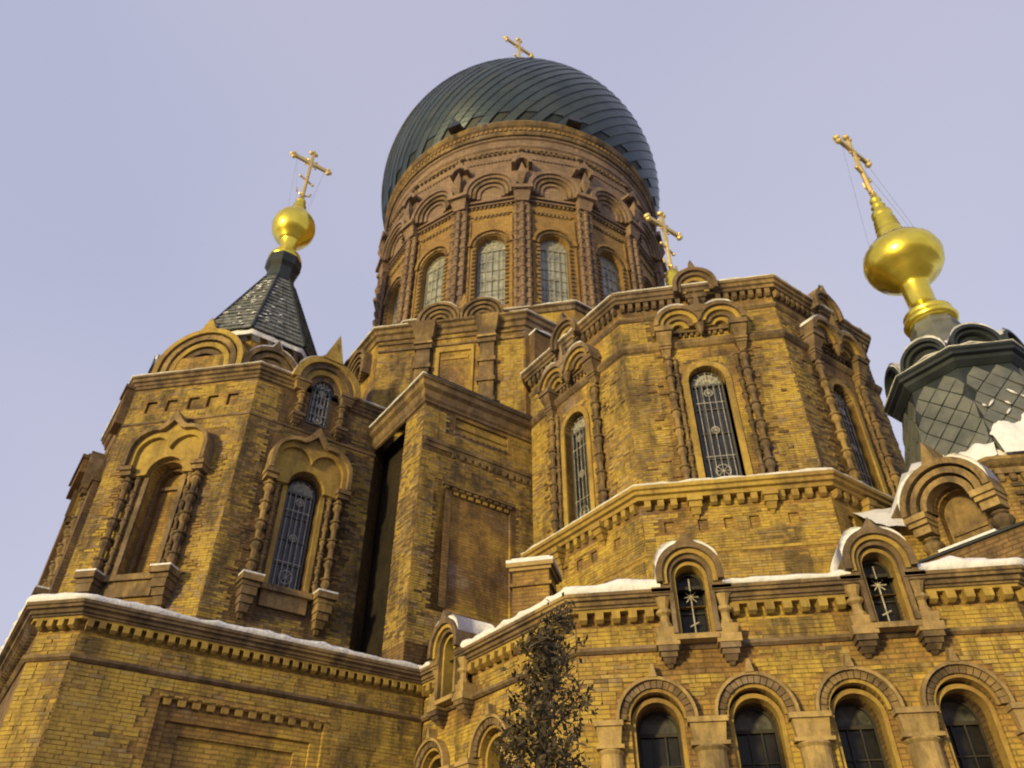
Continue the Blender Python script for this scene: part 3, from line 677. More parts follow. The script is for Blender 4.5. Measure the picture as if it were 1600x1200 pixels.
    if th == F_: brickwork(mw, -HB, HB, 12.89, 13.95, [('r', x-.06, x+.25, 13.16, 13.56) for x, z in slots], 0, 61+th, wts)
    elif th == G_: brickwork(mw, -HB, HB, 12.89, 13.95, [('r', -.95, .9, 12.8, 14.2)], 0, 61+th, wts)
    rg = random.Random(th+77); bm = MB().box(-.12, .12, -.04, .02, -.03, .03).mesh('brick', M1)
    for zz in range(0, 40):
        for q in (-1, 1):
            if rg.random() < .5:
                part('brick', bm, M1, mw @ Matrix.Translation((cx+q*(1.12+rg.random()*.28), rg.uniform(0, .03), 8.7+zz*.078)), H)
left_face(bfr[F_], F_, BRICK, True, 'front face of the left tower')
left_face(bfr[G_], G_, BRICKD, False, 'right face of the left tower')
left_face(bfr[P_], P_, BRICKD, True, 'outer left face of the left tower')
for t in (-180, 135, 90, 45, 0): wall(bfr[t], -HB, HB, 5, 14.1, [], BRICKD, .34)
OBC = [upt(bfr[G_], .50), OB[2]]+OB[3:]+[OB[0], OB[1], upt(bfr[G_], -.55)]
bc = part('cornice', MB().sweep(OBC, [(0, 14.33), (.22, 14.33), (.22, 14.27), (.17, 14.25), (.16, 14.17), (.10, 14.15), (.09, 14.08), (.05, 14.06), (.05, 13.98), (0, 13.97)], False), MOULD)
part('string_course', MB().sweep(OB, [(0, 12.88), (.03, 12.88), (.03, 12.82), (0, 12.81)]), MOULD)
# deep piers and ledges standing out of the outer left face (seen edge on)
for (x0, x1, z0, z1, d) in ((1.1, 1.75, 12.9, 14.0, .22), (.9, 1.7, 8.2, 11.2, .16), (-1.7, -1.0, 8.2, 13.2, .34), (-1.6, 0.2, 12.1, 12.5, .5)):
    part('pier', MB().box(x0, x1, -d, -.001, z0, z1).box(x0-.04, x1+.04, -d-.06, -.001, z1+.001, z1+.1), BRICKD, bfr[P_])
snowledge([OB[7], OB[0], upt(bfr[F_], HB), upt(bfr[G_], -.95)], 14.332, .21, .05, 'thin snow line along the top of the left tower front', .3, False, .7, 9)
snowledge([upt(bfr[G_], 1.05), OB[2], OB[3]], 14.332, .21, .07, 'snow beside the round gable on the right shoulder of the left tower', .3, False, .7, 10)
part('roof', MB().prism(octo(BX, BY, A_B+.05), 14.2, 14.34), DARKM)
# drum of kokoshniki under the tent
KP = [(-13.25, 15.3), (-10.55, 15.3), (-9.35, 16.5), (-9.35, 19.2), (-10.55, 20.4), (-13.25, 20.4), (-14.45, 19.2), (-14.45, 16.5)]
part('tent_drum', MB().prism(KP, 14.3, 16.0), BRICK)
part('tent_drum', MB().prism(octo(-11.35, 17.25, 1.62), 15.8, 17.15), BRICK)
def kok_stack(mw, x, zc, R1, n, d0, tip, lab=None, M1=MOULDY, depth=1.2, leg=0, tw=.16, rin=.05):
    st = R1/(n+1); g_ = st*.30
    K = part('kokoshnik', MB().band(con1(x, zc, R1, tip, leg, tw=tw), con1(x, zc, R1-st+g_, 0, leg), -d0, depth), M1, mw)
    for j in range(1, n+1):
        if R1-st*(j+1)+g_ < rin: break
        part('archivolt', MB().band(con1(x, zc, R1-st*j, 0, leg), con1(x, zc, R1-st*(j+1)+g_, 0, leg), -d0+.05*j, .3), M1 if j % 2 == 0 else MOULD, mw, K)
    if rin < .1: part('tympanum', MB().ext([con1(x, zc, R1-.02, 0, leg)], -d0+.05*n+.10, -d0+.05*n+.2), BRICKD, mw, K)
    return K
kF = frame(-11.9, 15.3, F_); kG = frame(-9.95, 15.9, G_); kP = frame(-13.85, 15.9, P_); kE = frame(-9.35, 17.85, 0)
kok_stack(kF, .0, 15.62, 1.38, 5, .12, .46, depth=.9, leg=.3)
kok_stack(kG, .0, 15.62, .84, 3, .12, .3, M1=MOULD, depth=.8, leg=.3)
kok_stack(kP, .0, 15.62, .84, 3, .12, .3, M1=DARKM, depth=.8, leg=.3)
kok_stack(kE, .0, 15.62, 1.3, 4, .12, .4, M1=MOULD, depth=.8, leg=.3)
conline_snow(con1(0, 15.62, .84, .3, 0, tw=.16), .05, -.1, .5, kG, 'snow on the smaller round gable right of the tent roof foot', .15, .9)
conline_snow(con1(0, 15.62, .84, .3, 0), .16, -.1, .6, kP, 'snow lump on the dark gable at the left foot of the tent', .5, .9)
# the tent: tiled octagonal pyramid
TX, TY = -11.35, 17.25
def tent_r(z): return .50 + (20.75-z)*.385      # distance of the faces from the axis
def oct_ring(r_, z, cx=TX, cy=TY): return [(x, y, z) for x, y in octo(cx, cy, r_)]
tb = MB(); a_, b_ = oct_ring(tent_r(16.95)-.05, 16.95), oct_ring(.45, 20.75)
tb.add(a_+b_, [(i, (i+1) % 8, (i+1) % 8+8, i+8) for i in range(8)])
tent = part('tent_roof', tb, TILEM)
tile_stuff = MB(); rows_ = 17; z_lo, z_hi = 16.95, 20.7
for t in range(-180, 180, 45):
    for q in range(rows_):
        z = z_lo+(z_hi-z_lo)*q/rows_; zn = z_lo+(z_hi-z_lo)*(q+1)/rows_
        ra, rb = tent_r(z), tent_r(zn); hw = ra*math.tan(pi/8)-.03; nn = max(1, int(2*hw/.27))
        mw = frame(TX, TY, t)
        for k in range(nn):
            x0 = -hw+2*hw*k/nn+.008; x1 = -hw+2*hw*(k+1)/nn-.008
            lift = random.uniform(.0, .02)
            v = [(x0, -ra-.05-lift, z), (x1, -ra-.05-lift, z), (x1, -rb-.005, zn), (x0, -rb-.005, zn), (x0, -ra-.02-lift, z-.02), (x1, -ra-.02-lift, z-.02), (x1, -rb+.05, zn), (x0, -rb+.05, zn)]
            fc = [(0, 1, 2, 3), (4, 5, 1, 0), (5, 6, 2, 1), (7, 4, 0, 3), (6, 7, 3, 2)]
            if t in (F_, G_, P_) and z > 16.8: part('tile', MB().add(v, fc), TILEM, mw, tent)
            else:
                tile_stuff.add([tuple(mw @ Vector(p)) for p in v], fc)
part('tile', tile_stuff, TILEM, None, tent, stuff=True)
for k in range(8):
    c0, c1 = oct_ring(tent_r(16.95)+.03, 16.95)[k], oct_ring(.52, 20.75)[k]
    part('ridge_cap', MB().tube([c0, c1], .055, 6), DARKM, None, tent)
sn = MB(); rg = random.Random(3)
for t in (F_, P_, G_):
    for q in range(34 if t == F_ else 14):
        zz = rg.uniform(17.1, 20.3)**1.0; ra = tent_r(zz); hw = ra*math.tan(pi/8)-.08
        x = rg.uniform(-hw, hw*(.9 if t != G_ else .2)); w_ = rg.uniform(.03, .09); mw = frame(TX, TY, t)
        vs = [(x-w_, -ra-.075, zz), (x+w_, -ra-.075, zz+.01), (x+w_*.7, -ra-.03, zz+.07), (x-w_*.8, -ra-.035, zz+.06), (x, -ra-.09, zz+.03)]
        sn.add([tuple(mw @ Vector(p)) for p in vs], [(0, 1, 4), (1, 2, 4), (2, 3, 4), (3, 0, 4)])
snow(sn, 'flecks of snow caught on the tiles of the left tent roof')
snowledge(octo(TX, TY, 1.72), 16.75, .20, .26, 'snow bank round the foot of the left tent roof', .3, True, .5, 30)
# dark flared neck
nk = MB(); 
part('tent_neck', MB().lathe(TX, TY, [(.56, 20.62), (.60, 20.75), (.50, 20.95), (.50, 21.4), (.62, 21.55), (.62, 21.95), (.45, 21.97)], 8, pi/8), DARKM)

def orthodox_cross(cx, cy, z0, s, name='cross', parent=None):
    """ornate gilt cross whose arms run along the side wall direction"""
    mw = Matrix.Translation((cx, cy, z0)) @ Matrix.Rotation(radians(45), 4, 'Z') @ Matrix.Scale(s, 4)
    m_ = MB(); m_.tube([(0, 0, 0), (0, 0, 2.3)], [.065, .055], 6)
    m_.box(-.60, .60, -.045, .045, 1.82, 1.96); m_.box(-.055, .055, -.04, .04, 1.2, 2.4)
    for (x, z) in ((-.64, 1.89), (.64, 1.89), (0, 2.44)):
        for k in range(3):
            a = {-.64: pi, .64: 0., 0: pi/2}[x] + (k-1)*1.35
            m_.ball((x+.085*cos(a), 0, z+.085*sin(a)), .088, 6)
        m_.ball((x, 0, z), .07, 6)
    for k in range(4):
        a = pi/4+k*pi/2; m_.tube([(0, 0, 1.89), (.26*cos(a), 0, 1.89+.26*sin(a))], [.04, .02], 5); m_.ball((.27*cos(a), 0, 1.89+.27*sin(a)), .04, 6)
    m_.tube([(.15*cos(2*pi*i/12), 0, 1.89+.15*sin(2*pi*i/12)) for i in range(13)], .022, 5)
    m_.tube([(-.22, 0, .98), (.22, 0, .80)], .04, 5); m_.ball((-.24, 0, .99), .055, 6); m_.ball((.24, 0, .79), .055, 6)
    m_.tube([(-.26, 0, .30), (-.24, 0, .16), (-.12, 0, .08), (0, 0, .12), (.12, 0, .08), (.24, 0, .16), (.26, 0, .30)], .035, 5)
    m_.ball((0, 0, .12), .08, 6)
    o = part(name, m_, GOLDD, mw, parent)
    return mw
def onion(cx, cy, prof, s_lab, n=28):
    return part('onion', MB().lathe(cx, cy, prof, n), GOLD, smooth=True, label=s_lab)
def wires(cx, cy, zt, zb, rb, hs):
    m_ = MB()
    for q in (-1, 1):
        for w_ in (-1, 1):
            m_.tube([(cx+q*hs*.7, cy+q*hs*.7, zt), (cx+q*hs*.3+w_*rb*.7, cy+q*hs*.3-w_*rb*.7, zb)], .004, 3)
    part('guy_wires', m_, WIRE)
def ell(r_, zc, h, z0, z1, n=14):
    o = []
    for i in range(n+1):
        a = -pi/2+pi*i/n; o.append((r_*cos(a), zc+h*sin(a)))
    return o
# left spire
pf = [(.48, 21.9), (.56, 21.93), (.60, 22.02), (.56, 22.12), (.50, 22.15), (.54, 22.2), (.50, 22.28), (.36, 22.34), (.30, 22.5), (.29, 22.8), (.36, 22.98), (.37, 23.02), (.42, 23.04), (.43, 23.08), (.60, 23.24), (.74, 23.5), (.80, 23.8), (.76, 24.1), (.62, 24.38), (.42, 24.58), (.30, 24.68), (.34, 24.72), (.33, 24.78), (.27, 24.82), (.30, 24.88), (.26, 24.95), (.22, 25.05), (.25, 25.10), (.20, 25.18), (.17, 25.3), (.20, 25.35), (.19, 25.41), (.12, 25.46), (.10, 25.66), (.04, 25.75)]
onion(TX, TY, pf, 'gold onion finial on the left tent roof')
orthodox_cross(TX, TY, 25.72, 1.12); wires(TX, TY, 27.7, 24.6, .5, .6)

# ================================================================== GABLED SIDE BLOCK
gc = [(-4.77, 14.74), (-.2, 19.31), (-5.5, 24.6), (-10.2, 20.17)]
part('core', MB().prism([(-4.1, 15.75), (-.6, 19.31), (-5.5, 24.2), (-9.0, 20.8)], 5, 13.5), BRICKD)
gg = frame(-4.77, 14.74, G_)              # x runs from the corner
gp = frame(-4.77, 14.74, P_)              # x runs towards the corner (negative values)
wall(gg, .004, 6.4, 5, 13.5, [[(.72, 7.9), (2.6, 7.9), (2.6, 10.78), (.72, 10.78)], [(.82, 12.48), (2.52, 12.48), (2.52, 12.92), (.82, 12.92)]], BRICK, .2, 'right hand wall of the gabled side block')
wall(gp, -.98, 0, 5, 13.5, [], BRICKD, .9)  # added pier, leaves the wall beyond it stepped back and dark
wall(gp @ Matrix.Translation((0, .5, 0)), -7.6, -.985, 5, 13.5, [], BRICKX, .2)  # added recess; the tower's shadow is painted as its near-black brick
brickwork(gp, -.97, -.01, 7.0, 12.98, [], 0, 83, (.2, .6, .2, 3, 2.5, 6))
pn = part('panel', MB().box(.72, 2.6, .07, .2, 7.9, 10.78), BRICK, gg)
row(gg, pn, .72, 2.6, .21, .12, 10.70, 10.78, .0, MOULDY, y1=.1, bev=.1)
row(gg, pn, .66, 2.66, .21, .12, 10.79, 10.86, .05, MOULD)
part('hood', MB().box(.62, 2.7, -.08, 0, 10.862, 10.92), MOULD, gg)
pn = part('panel', MB().box(.82, 2.52, .06, .2, 12.48, 12.92).box(.9, 2.45, .02, .06, 12.66, 12.76), MOULDY, gg)
row(gg, pn, .82, 2.52, .19, .10, 12.40, 12.479, .04, MOULD)
part('string_course', MB().box(.05, 4.0, -.06, 0, 11.92, 12.02).box(.05, 4.0, -.03, 0, 11.80, 11.919), MOULD, gg)
row(gg, pn, .8, 4.0, .22, .11, 11.68, 11.799, .05, MOULD)
GPATH = [(-10.2, 20.17), (-4.77, 14.74), (-.2, 19.31)]
part('cornice', MB().sweep(GPATH, [(0, 13.66), (.26, 13.66), (.30, 13.58), (.24, 13.55), (.22, 13.42), (.12, 13.35), (.10, 13.16), (.05, 13.10), (.05, 13.04), (0, 13.02)], False), MOULD)
snowledge(GPATH, 13.662, .29, .05, 'thin snow edging the eaves of the gabled side block', .2, False, .8, 11)
grf = MB(); grf.add([(-4.77+.1, 14.74-.4, 13.67), (.0, 19.1, 13.67), (-5.5, 24.6, 14.6), (-10.2, 20.2, 14.6)], [(0, 1, 2, 3)]); part('roof', grf, DARKM)
brickwork(gg, .01, 4.6, 7.0, 11.66, [('r', .60, 2.72, 7.8, 10.95)], 0, 80, (1.5, 3, 1, 4, 2, 1.5))
brickwork(gg, .01, 4.6, 12.03, 12.98, [('r', .78, 2.56, 12.36, 12.95)], 0, 81, (3, 4, 1, 3, 1))
# rain pipe and its brackets in the dark corner
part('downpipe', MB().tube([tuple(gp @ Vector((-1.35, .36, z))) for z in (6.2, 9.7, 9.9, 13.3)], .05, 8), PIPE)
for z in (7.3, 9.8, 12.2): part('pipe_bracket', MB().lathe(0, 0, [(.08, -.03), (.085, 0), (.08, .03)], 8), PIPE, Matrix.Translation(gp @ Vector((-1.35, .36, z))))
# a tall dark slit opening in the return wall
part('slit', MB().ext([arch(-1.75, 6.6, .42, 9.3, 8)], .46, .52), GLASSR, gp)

# ================================================================== CHIMNEY
ch = frame(-1.9, 13.2, F_) @ Matrix.Rotation(radians(-4), 4, 'Z')
cm = part('chimney', MB().box(-.32, .36, -.3, .38, 6.2, 7.48).box(-.37, .41, -.35, .43, 7.18, 7.24), BRICKY, ch)
part('chimney_cap', MB().box(-.37, .41, -.35, .43, 7.481, 7.54).box(-.42, .46, -.40, .48, 7.541, 7.62), STONE, ch, cm)
snow(MB().box(-.42, .46, -.40, .48, 7.622, 7.68).box(-.34, .38, -.30, .40, 7.681, 7.75), 'snow cap on the brick chimney', ch, False)

# ================================================================== UNDER-DRUM AND DRUM
DX, DY = -3.9, 24.7
UP = [(-7.3, 17.2), (-2.6, 17.2), (2.4, 22.2), (2.4, 27), (-2.6, 32), (-7.3, 32), (-12.3, 27), (-12.3, 22.2)]
part('core', MB().prism(UP, 13.45, 17.5), BRICK, label='square shouldered base under the dome drum')
uf = frame(-4.95, 17.2, F_)
for a in (-.80, 1.20):
    part('capital', MB().box(a-.40, a+.40, -.42, -.001, 17.30, 17.82, .12, .2).box(a-.26, a+.26, -.24, -.001, 17.1, 17.299), MOULD, uf)
    part('capital', MB().box(a-.30, a+.30, -.28, -.001, 17.02, 17.099), STONE, uf)
    for k in range(4):
        z = 16.25-.75*k
        part('pilaster', MB().box(a-.22, a+.22, -.16, -.001, z, z+.6).box(a-.28, a+.28, -.22, -.001, z+.601, z+.745), MOULD, uf)
for x0, x1 in ((-2.3, -1.15), (-.45, .86), (1.55, 2.3)):
    part('string_course', MB().box(x0, x1, -.05, -.001, 17.02, 17.1), MOULD, uf)
    part('string_course', MB().box(x0, x1, -.05, -.001, 17.3, 17.36), MOULD, uf)
part('panel', MB().ext([[(-.42, 14.5), (.78, 14.5), (.78, 16.95), (-.42, 16.95)], [(-.30, 14.5), (.70, 14.5), (.70, 16.75), (-.30, 16.75)]], -.06, -.001), MOULDY, uf)
part('panel', MB().box(-.25, .6, -.03, -.001, 16.45, 16.55), MOULDY, uf)
brickwork(uf, -2.3, 2.3, 13.8, 17.0, [('r', -1.12, .84, 12, 17), ('r', .86, 1.54, 12, 17.1)], 0, 82, (2, 4, 1, 3, 1.5))
part('cornice', MB().sweep(UP, [(0, 17.92), (.26, 17.92), (.26, 17.86), (.18, 17.82), (.16, 17.7), (.08, 17.66), (.06, 17.5), (0, 17.48)]), MOULD)
part('terrace', MB().prism(UP, 17.52, 17.9), DARKM)
snowledge([UP[7], UP[0], (-6.3, 17.2)], 17.922, .25, .05, 'snow on the shoulder of the dome base by the twin round gables', .3, seed=12)
snowledge([(-3.05, 17.2), UP[1], UP[2]], 17.922, .25, .05, 'snow on the dome base right of the twin round gables', .3, seed=13)
for q, x in enumerate((-.42, .98)):
    kok_stack(uf, x, 18.15, .72, 4, .10, .0, M1=MOULD, depth=1.0, leg=.24)
    conline_snow(con1(x, 18.15, .72, 0, 0), .05, -.06, .6, uf, ('snow on the left of the twin round gables under the drum', 'snow on the right of the twin round gables under the drum')[q], .35, .8)
part('finial', MB().add([(.12, .1, 18.6), (.5, .1, 18.6), (.5, .4, 18.6), (.12, .4, 18.6), (.3, .25, 19.5)], [(0, 1, 4), (1, 2, 4), (2, 3, 4), (3, 0, 4)]), DRUMO, uf)
# side gablets on the left slanting shoulder
up_ = frame((UP[7][0]+UP[0][0])/2, (UP[7][1]+UP[0][1])/2, P_)
kok_stack(up_, 2.5, 16.9, .75, 4, .3, .2, M1=MOULD, depth=.3, leg=.5)
kok_stack(up_, 1.2, 16.9, .6, 3, .3, .2, M1=MOULD, depth=.3, leg=.5)
# plinth of the drum
PLO = octo(DX, DY, 6.8)
part('plinth', MB().prism(PLO, 17.6, 18.7), BRICKY)
part('cornice', MB().sweep(PLO, [(0, 18.84), (.16, 18.84), (.16, 18.78), (.08, 18.74), (.06, 18.6), (0, 18.58)]), MOULD)
snowledge(PLO, 18.842, .15, .07, 'snow on the octagonal plinth below the drum windows', .3, True, .8, 14)
# link roof between dome base and apse tower
lk = MB().prism([(-2.3, 17.1), (1.2, 20.6), (-1.2, 23.0), (-4.5, 19.6)], 13, 17.15); part('link_wall', lk, BRICKD)
snowledge([(-2.3, 17.1), (1.2, 20.6)], 17.152, .1, .09, 'snow on the dark link wall beside the apse tower', .4, seed=15)
# drum: sixteen bays
RD = 6.05; NB = 16
part('core', MB().lathe(DX, DY, [(RD-.5, 17.8), (RD-.5, 30.0)], 32), BRICKD)
HD = RD*math.tan(pi/NB)                  # 1.2
off = -1.6
for k in range(NB):
    th = -90+off+k*360/NB; vis = (th % 360) > 160 or (th % 360) < 10
    mw = oframe(DX, DY, RD, th)
    w_ = wall(mw, -HD, HD, 18.8, 29.2, [arch(0, 19.9, 1.12, 23.05, 14)] if vis else [], DRUMO, .4)
    part('frieze', MB().ext([[(-HD, 25.55), (HD, 25.55), (HD, 29.2), (-HD, 29.2)]], -.14, -.001), DRUMB, mw)
    if vis:
        window(mw, 0, 19.9, 1.06, 23.05, .3, 4, 6, GLASSP, FRAMEL, True, GLASSF)
        # toothed brick edge round the window
        tm = MB().box(-.06, .06, -.06, .01, -.05, .05).mesh('tooth', MOULD)
        for i in range(15):
            a = pi*(i+.5)/15; part('tooth', tm, MOULD, mw @ Matrix.Translation((.64*cos(a), 0, 23.05+.64*sin(a))) @ Matrix.Rotation(-a+pi/2, 4, 'Y'), w_)
        for q in (-1, 1):
            for i in range(15): part('tooth', tm, MOULD, mw @ Matrix.Translation((q*.62, 0, 20.0+i*.205)), w_)
        part('hood', MB().band(con1(0, 23.05, .86, .10, 0, tw=.16), con1(0, 23.05, .74, 0, 0), -.12, .0), DRUMO, mw)
        row(mw, w_, -.72, .72, .16, .09, 24.62, 24.72, .06, MOULD)
        part('string_course', MB().box(-.8, .8, -.06, -.001, 24.73, 24.79), DRUMO, mw)
        row(mw, w_, -.85, .85, .17, .09, 25.16, 25.26, .08, MOULD)
        part('string_course', MB().box(-.92, .92, -.12, -.001, 25.27, 25.34), DRUMB, mw)
        part('string_course', MB().box(-.92, .92, -.16, -.001, 25.44, 25.549), DRUMB, mw)
        for q in (-1, 1): part('margin', MB().box(min(q*.78, q*.84), max(q*.78, q*.84), -.05, -.001, 19.2, 24.6), DRUMO, mw)
    # arches of the upper range
    K = part('kokoshnik', MB().band(con1(0, 25.85, 1.06, 0, .28), con1(0, 25.85, .90, 0, .28), -.46, -.12), DRUMB, mw)
    for j in (1, 2, 3):
        part('archivolt', MB().band(con1(0, 25.85, 1.06-.17*j, 0, .28), con1(0, 25.85, 1.06-.17*j-.13, 0, .28), -.46+.08*j, -.12), DRUMB if j % 2 else MOULD, mw, K)
    # dentil rows under the ring
    if vis:
        row(mw, K, -HD*1.06, HD*1.06, .21, .11, 28.28, 28.42, .25, MOULD)
        row(mw, K, -HD*1.06, HD*1.06, .15, .08, 27.82, 27.92, .20, DRUMB)
    # pilaster between bays
    mp_ = oframe(DX, DY, RD/cos(pi/NB), th+180/NB)
    if vis:
        P0 = part('pilaster', MB().box(-.20, .20, -.14, .1, 19.0, 25.1), DRUMB, mp_)
        for q in (-1, 1): colonnette(mp_, q*.24, 19.1, 25.0, .085, -.10, DRUMB, 12, P0)
        colonnette(mp_, 0, 19.1, 25.0, .09, -.2, DRUMB, 12, P0)
    part('capital', MB().box(-.34, .34, -.36, .1, 25.1, 25.6, .1, .12).box(-.42, .42, -.48, .1, 25.601, 25.78), DRUMB, mp_)
    part('kokoshnik', MB().band(con1(0, 27.15, .42, .26, 0, tw=.5), con1(0, 27.15, .26, 0, 0), -.50, -.02), DRUMB, mp_)
    part('finial', MB().add([(-.16, -.55, 26.5), (.16, -.55, 26.5), (.16, -.1, 26.5), (-.16, -.1, 26.5), (0, -.45, 27.2), (0, -.3, 25.9)], [(0, 1, 4), (1, 2, 4), (2, 3, 4), (3, 0, 4), (1, 0, 5), (2, 1, 5), (3, 2, 5), (0, 3, 5)]), DRUMB, mp_)
NR = 64
ringp = [(DX+6.15*cos(2*pi*k/NR), DY+6.15*sin(2*pi*k/NR)) for k in range(NR)]
part('ring_cornice', MB().sweep(ringp, [(-.3, 28.5), (.12, 28.5), (.12, 28.62), (.20, 28.68), (.20, 28.86), (.14, 28.9), (.14, 29.15), (.22, 29.2), (.22, 29.3)]), DRUMB)
rc_ = part('ring_cornice', MB().sweep(ringp, [(.1, 29.301), (.30, 29.32), (.34, 29.42), (.30, 29.55), (.26, 29.58), (.26, 29.85), (.36, 29.92), (.44, 30.06), (.40, 30.2), (.3, 30.26), (-.4, 30.3)]), MOULD)
for k in range(110):
    a = radians(170+200*k/110); part('dentil', MB().box(-.055, .055, -.05, .02, 29.63, 29.81), DRUMO, frame(DX+6.41*cos(a), DY+6.41*sin(a), 170+200*k/110), rc_)

# ================================================================== DOME
RS, ZC = 6.95, 32.7
def dome_r(z):
    if z < ZC+3.4: return sqrt(max(0, RS*RS-(z-ZC)**2))
    t = (z-ZC-3.4)/(43.6-ZC-3.4); r0 = sqrt(RS*RS-3.4**2)      # draws up into the point of the onion
    return max(.35, r0*(1-t)**.72*(1-.28*t) if t < 1 else .35)
def dome_prof(n=44, z0=29.9, z1=43.6, sh=0.): return [(dome_r(z0+(z1-z0)*i/n)-sh, z0+(z1-z0)*i/n) for i in range(n+1)]
dm = part('dome', MB().lathe(DX, DY, dome_prof(44, 30.0, 43.5, .035), 64), DARKM, smooth=True, label='great bulbous dome of dark blue green metal sheets')
ns, nrow = 72, 9
zs_ = [30.15+(39.4-30.15)*i/nrow for i in range(nrow+1)]
rest = MB(); cnt = 0; rg = random.Random(5)
def dpt(a, z, h): rr = dome_r(z)+h; return (DX+rr*cos(a), DY+rr*sin(a), z)
for i in range(ns):
    for j in range(nrow):
        tw = .235
        jj = j + (.5 if i % 2 else 0)
        def zz(q): q = max(0, min(nrow, q)); return 30.12+(40.6-30.12)*(q/nrow)
        za, zb = zz(jj), zz(jj+1)
        if zb-za < .05: continue
        a0 = 2*pi*i/ns; da = 2*pi/ns; vs = []; fs = []; n1, n2 = 2, 5; h0 = rg.uniform(.0, .007); h1 = rg.uniform(0, .006)
        for p in range(n1+1):
            for q in range(n2+1):
                z = za+(zb-za)*(.004+.992*q/n2); tws = tw*((z-30)/1.0)*.62
                a = a0+da*(.01+.98*p/n1)+tws
                vs.append(dpt(a, z, h0+h1*p/n1 + (.003 if (p in (0, n1)) else 0)))
        for p in range(n1):
            for q in range(n2): k_ = p*(n2+1)+q; fs.append((k_, k_+n2+1, k_+n2+2, k_+1))
        am = (a0+da/2+tw*.62*((za+zb)/2-30)) % (2*pi); frontness = cos(am-radians(-90-9))
        if frontness > .08 and cnt < 298 and za < 39: part('sheet', MB().add(vs, fs), (DOME, DOME2, DOME3, DOME)[rg.randrange(4)], None, dm); cnt += 1
        else: rest.add(vs, fs)
part('sheet', rest, DOME, None, dm, stuff=True)
for i in range(ns):
    a0 = 2*pi*i/ns; pts = [dpt(a0+.235*.62*(z-30), z, .03) for z in [30.1+.35*k for k in range(30)]]
    part('seam', MB().tube(pts, .013, 4), DARKM, None, dm)
for az_ in (-99, -55):
    a = radians(az_-6); part('vent', MB().ext([[(-.32, 0), (.32, 0), (0, .55)]], -.35, .5), GLASSD, frame(DX+6.55*cos(a), DY+6.55*sin(a), az_-6) @ Matrix.Translation((0, 0, 30.2)), dm)
part('onion', MB().lathe(DX, DY, [(.36, 43.4), (.6, 43.6), (.5, 43.9), (.32, 44.1), (.5, 44.4), (.62, 44.8), (.5, 45.2), (.25, 45.5), (.12, 45.8)], 20), GOLD, smooth=True)
orthodox_cross(DX, DY, 45.7, 1.45)

# ================================================================== APSE TOWER SPIRE (hidden but for its cross)
SX, SY = 2.25, 18.75
part('tent_roof', MB().lathe(SX, SY, [(2.0, 15.6), (1.0, 17.0), (.5, 17.6)], 8, pi/8), GREENR)
onion(SX, SY, [(.5, 17.5), (.55, 17.6), (.3, 17.8), (.3, 18.1), (.6, 18.4), (.75, 18.8), (.66, 19.2), (.42, 19.5), (.26, 19.62), (.31, 19.7), (.25, 19.8), (.30, 19.95), (.22, 20.1), (.28, 20.25), (.2, 20.4), (.25, 20.5), (.13, 20.6), (.05, 20.9)], 'gold finial just showing behind the apse tower cornice')
orthodox_cross(SX, SY, 20.75, 1.16)

# ================================================================== SMALL TURRET ON THE RIGHT
QX, QY = 6.62, 13.62; TXr, TYr = 6.8, 13.45; A_Q = 1.7
OQ = octo(QX, QY, A_Q)
part('core', MB().prism(octo(QX, QY, A_Q-.23), 6, 8.25), BRICKD)
for t in range(-180, 180, 45):
    mw = oframe(QX, QY, A_Q, t); hq = A_Q*math.tan(pi/8)
    wall(mw, -hq, hq, 6, 8.3, [arch(0, 6.3, .68, 7.80, 12)] if t in (P_, G_) else [], BRICK, .22)
    if t == P_:
        part('niche', MB().ext([arch(0, 6.3, .68, 7.80, 12)], .17, .215), MOULD, mw)
        part('string_course', MB().box(-.3, .3, .13, .169, 6.98, 7.03), MOULD, mw); part('string_course', MB().box(-.3, .3, .13, .169, 7.45, 7.5), MOULD, mw)
        kok_stack(mw, 0, 7.83, .76, 4, .44, .40, M1=MOULD, depth=.6, leg=0, tw=.18, rin=.27)
        part('spandrel', MB().band(con1(0, 7.83, .74, 0, 0), con1(0, 7.83, .345, 0, 0), -.10, .0), BRICKD, mw)
        for q in (-1, 1):
            part('impost', MB().box(q*.58-.19, q*.58+.19, -.40, -.001, 7.72, 7.825).box(q*.58-.17, q*.58+.17, -.35, -.001, 7.64, 7.719), STONE, mw)
            part('impost', MB().box(q*.58-.15, q*.58+.15, -.28, -.001, 7.50, 7.639), STONE, mw)
            for k in range(4):
                z = 7.22-.28*k
                part('pilaster', MB().lathe(q*.58, -.06, [(.10, z-.02), (.15, z+.04), (.18, z+.10), (.15, z+.16), (.10, z+.20), (.13, z+.22), (.13, z+.25)], 10), MOULD, mw)
            pass
        conline_snow(con1(0, 7.83, .76, .40, 0, tw=.18), .07, -.45, .5, mw, 'snow on the left shoulder of the turret gable', .06, .40)
        conline_snow(con1(0, 7.83, .76, .40, 0, tw=.18), .08, -.35, .7, mw, 'snow on the right shoulder of the turret gable', .55, .9)
    if t == F_:
        row(mw, part('string_course', MB().box(-hq, hq, -.08, -.001, 8.1, 8.2), MOULD, mw), -hq, hq, .17, .09, 7.98, 8.099, .06, MOULD)
        for k in range(9): part('brick', MB().box(-.5, .5, -.03-.02*(k % 2), -.001, 6.6+.16*k, 6.66+.16*k), MOULD, mw)
part('cornice', MB().sweep(OQ, [(0, 8.40), (.14, 8.40), (.14, 8.34), (.06, 8.28), (0, 8.25)]), MOULD)
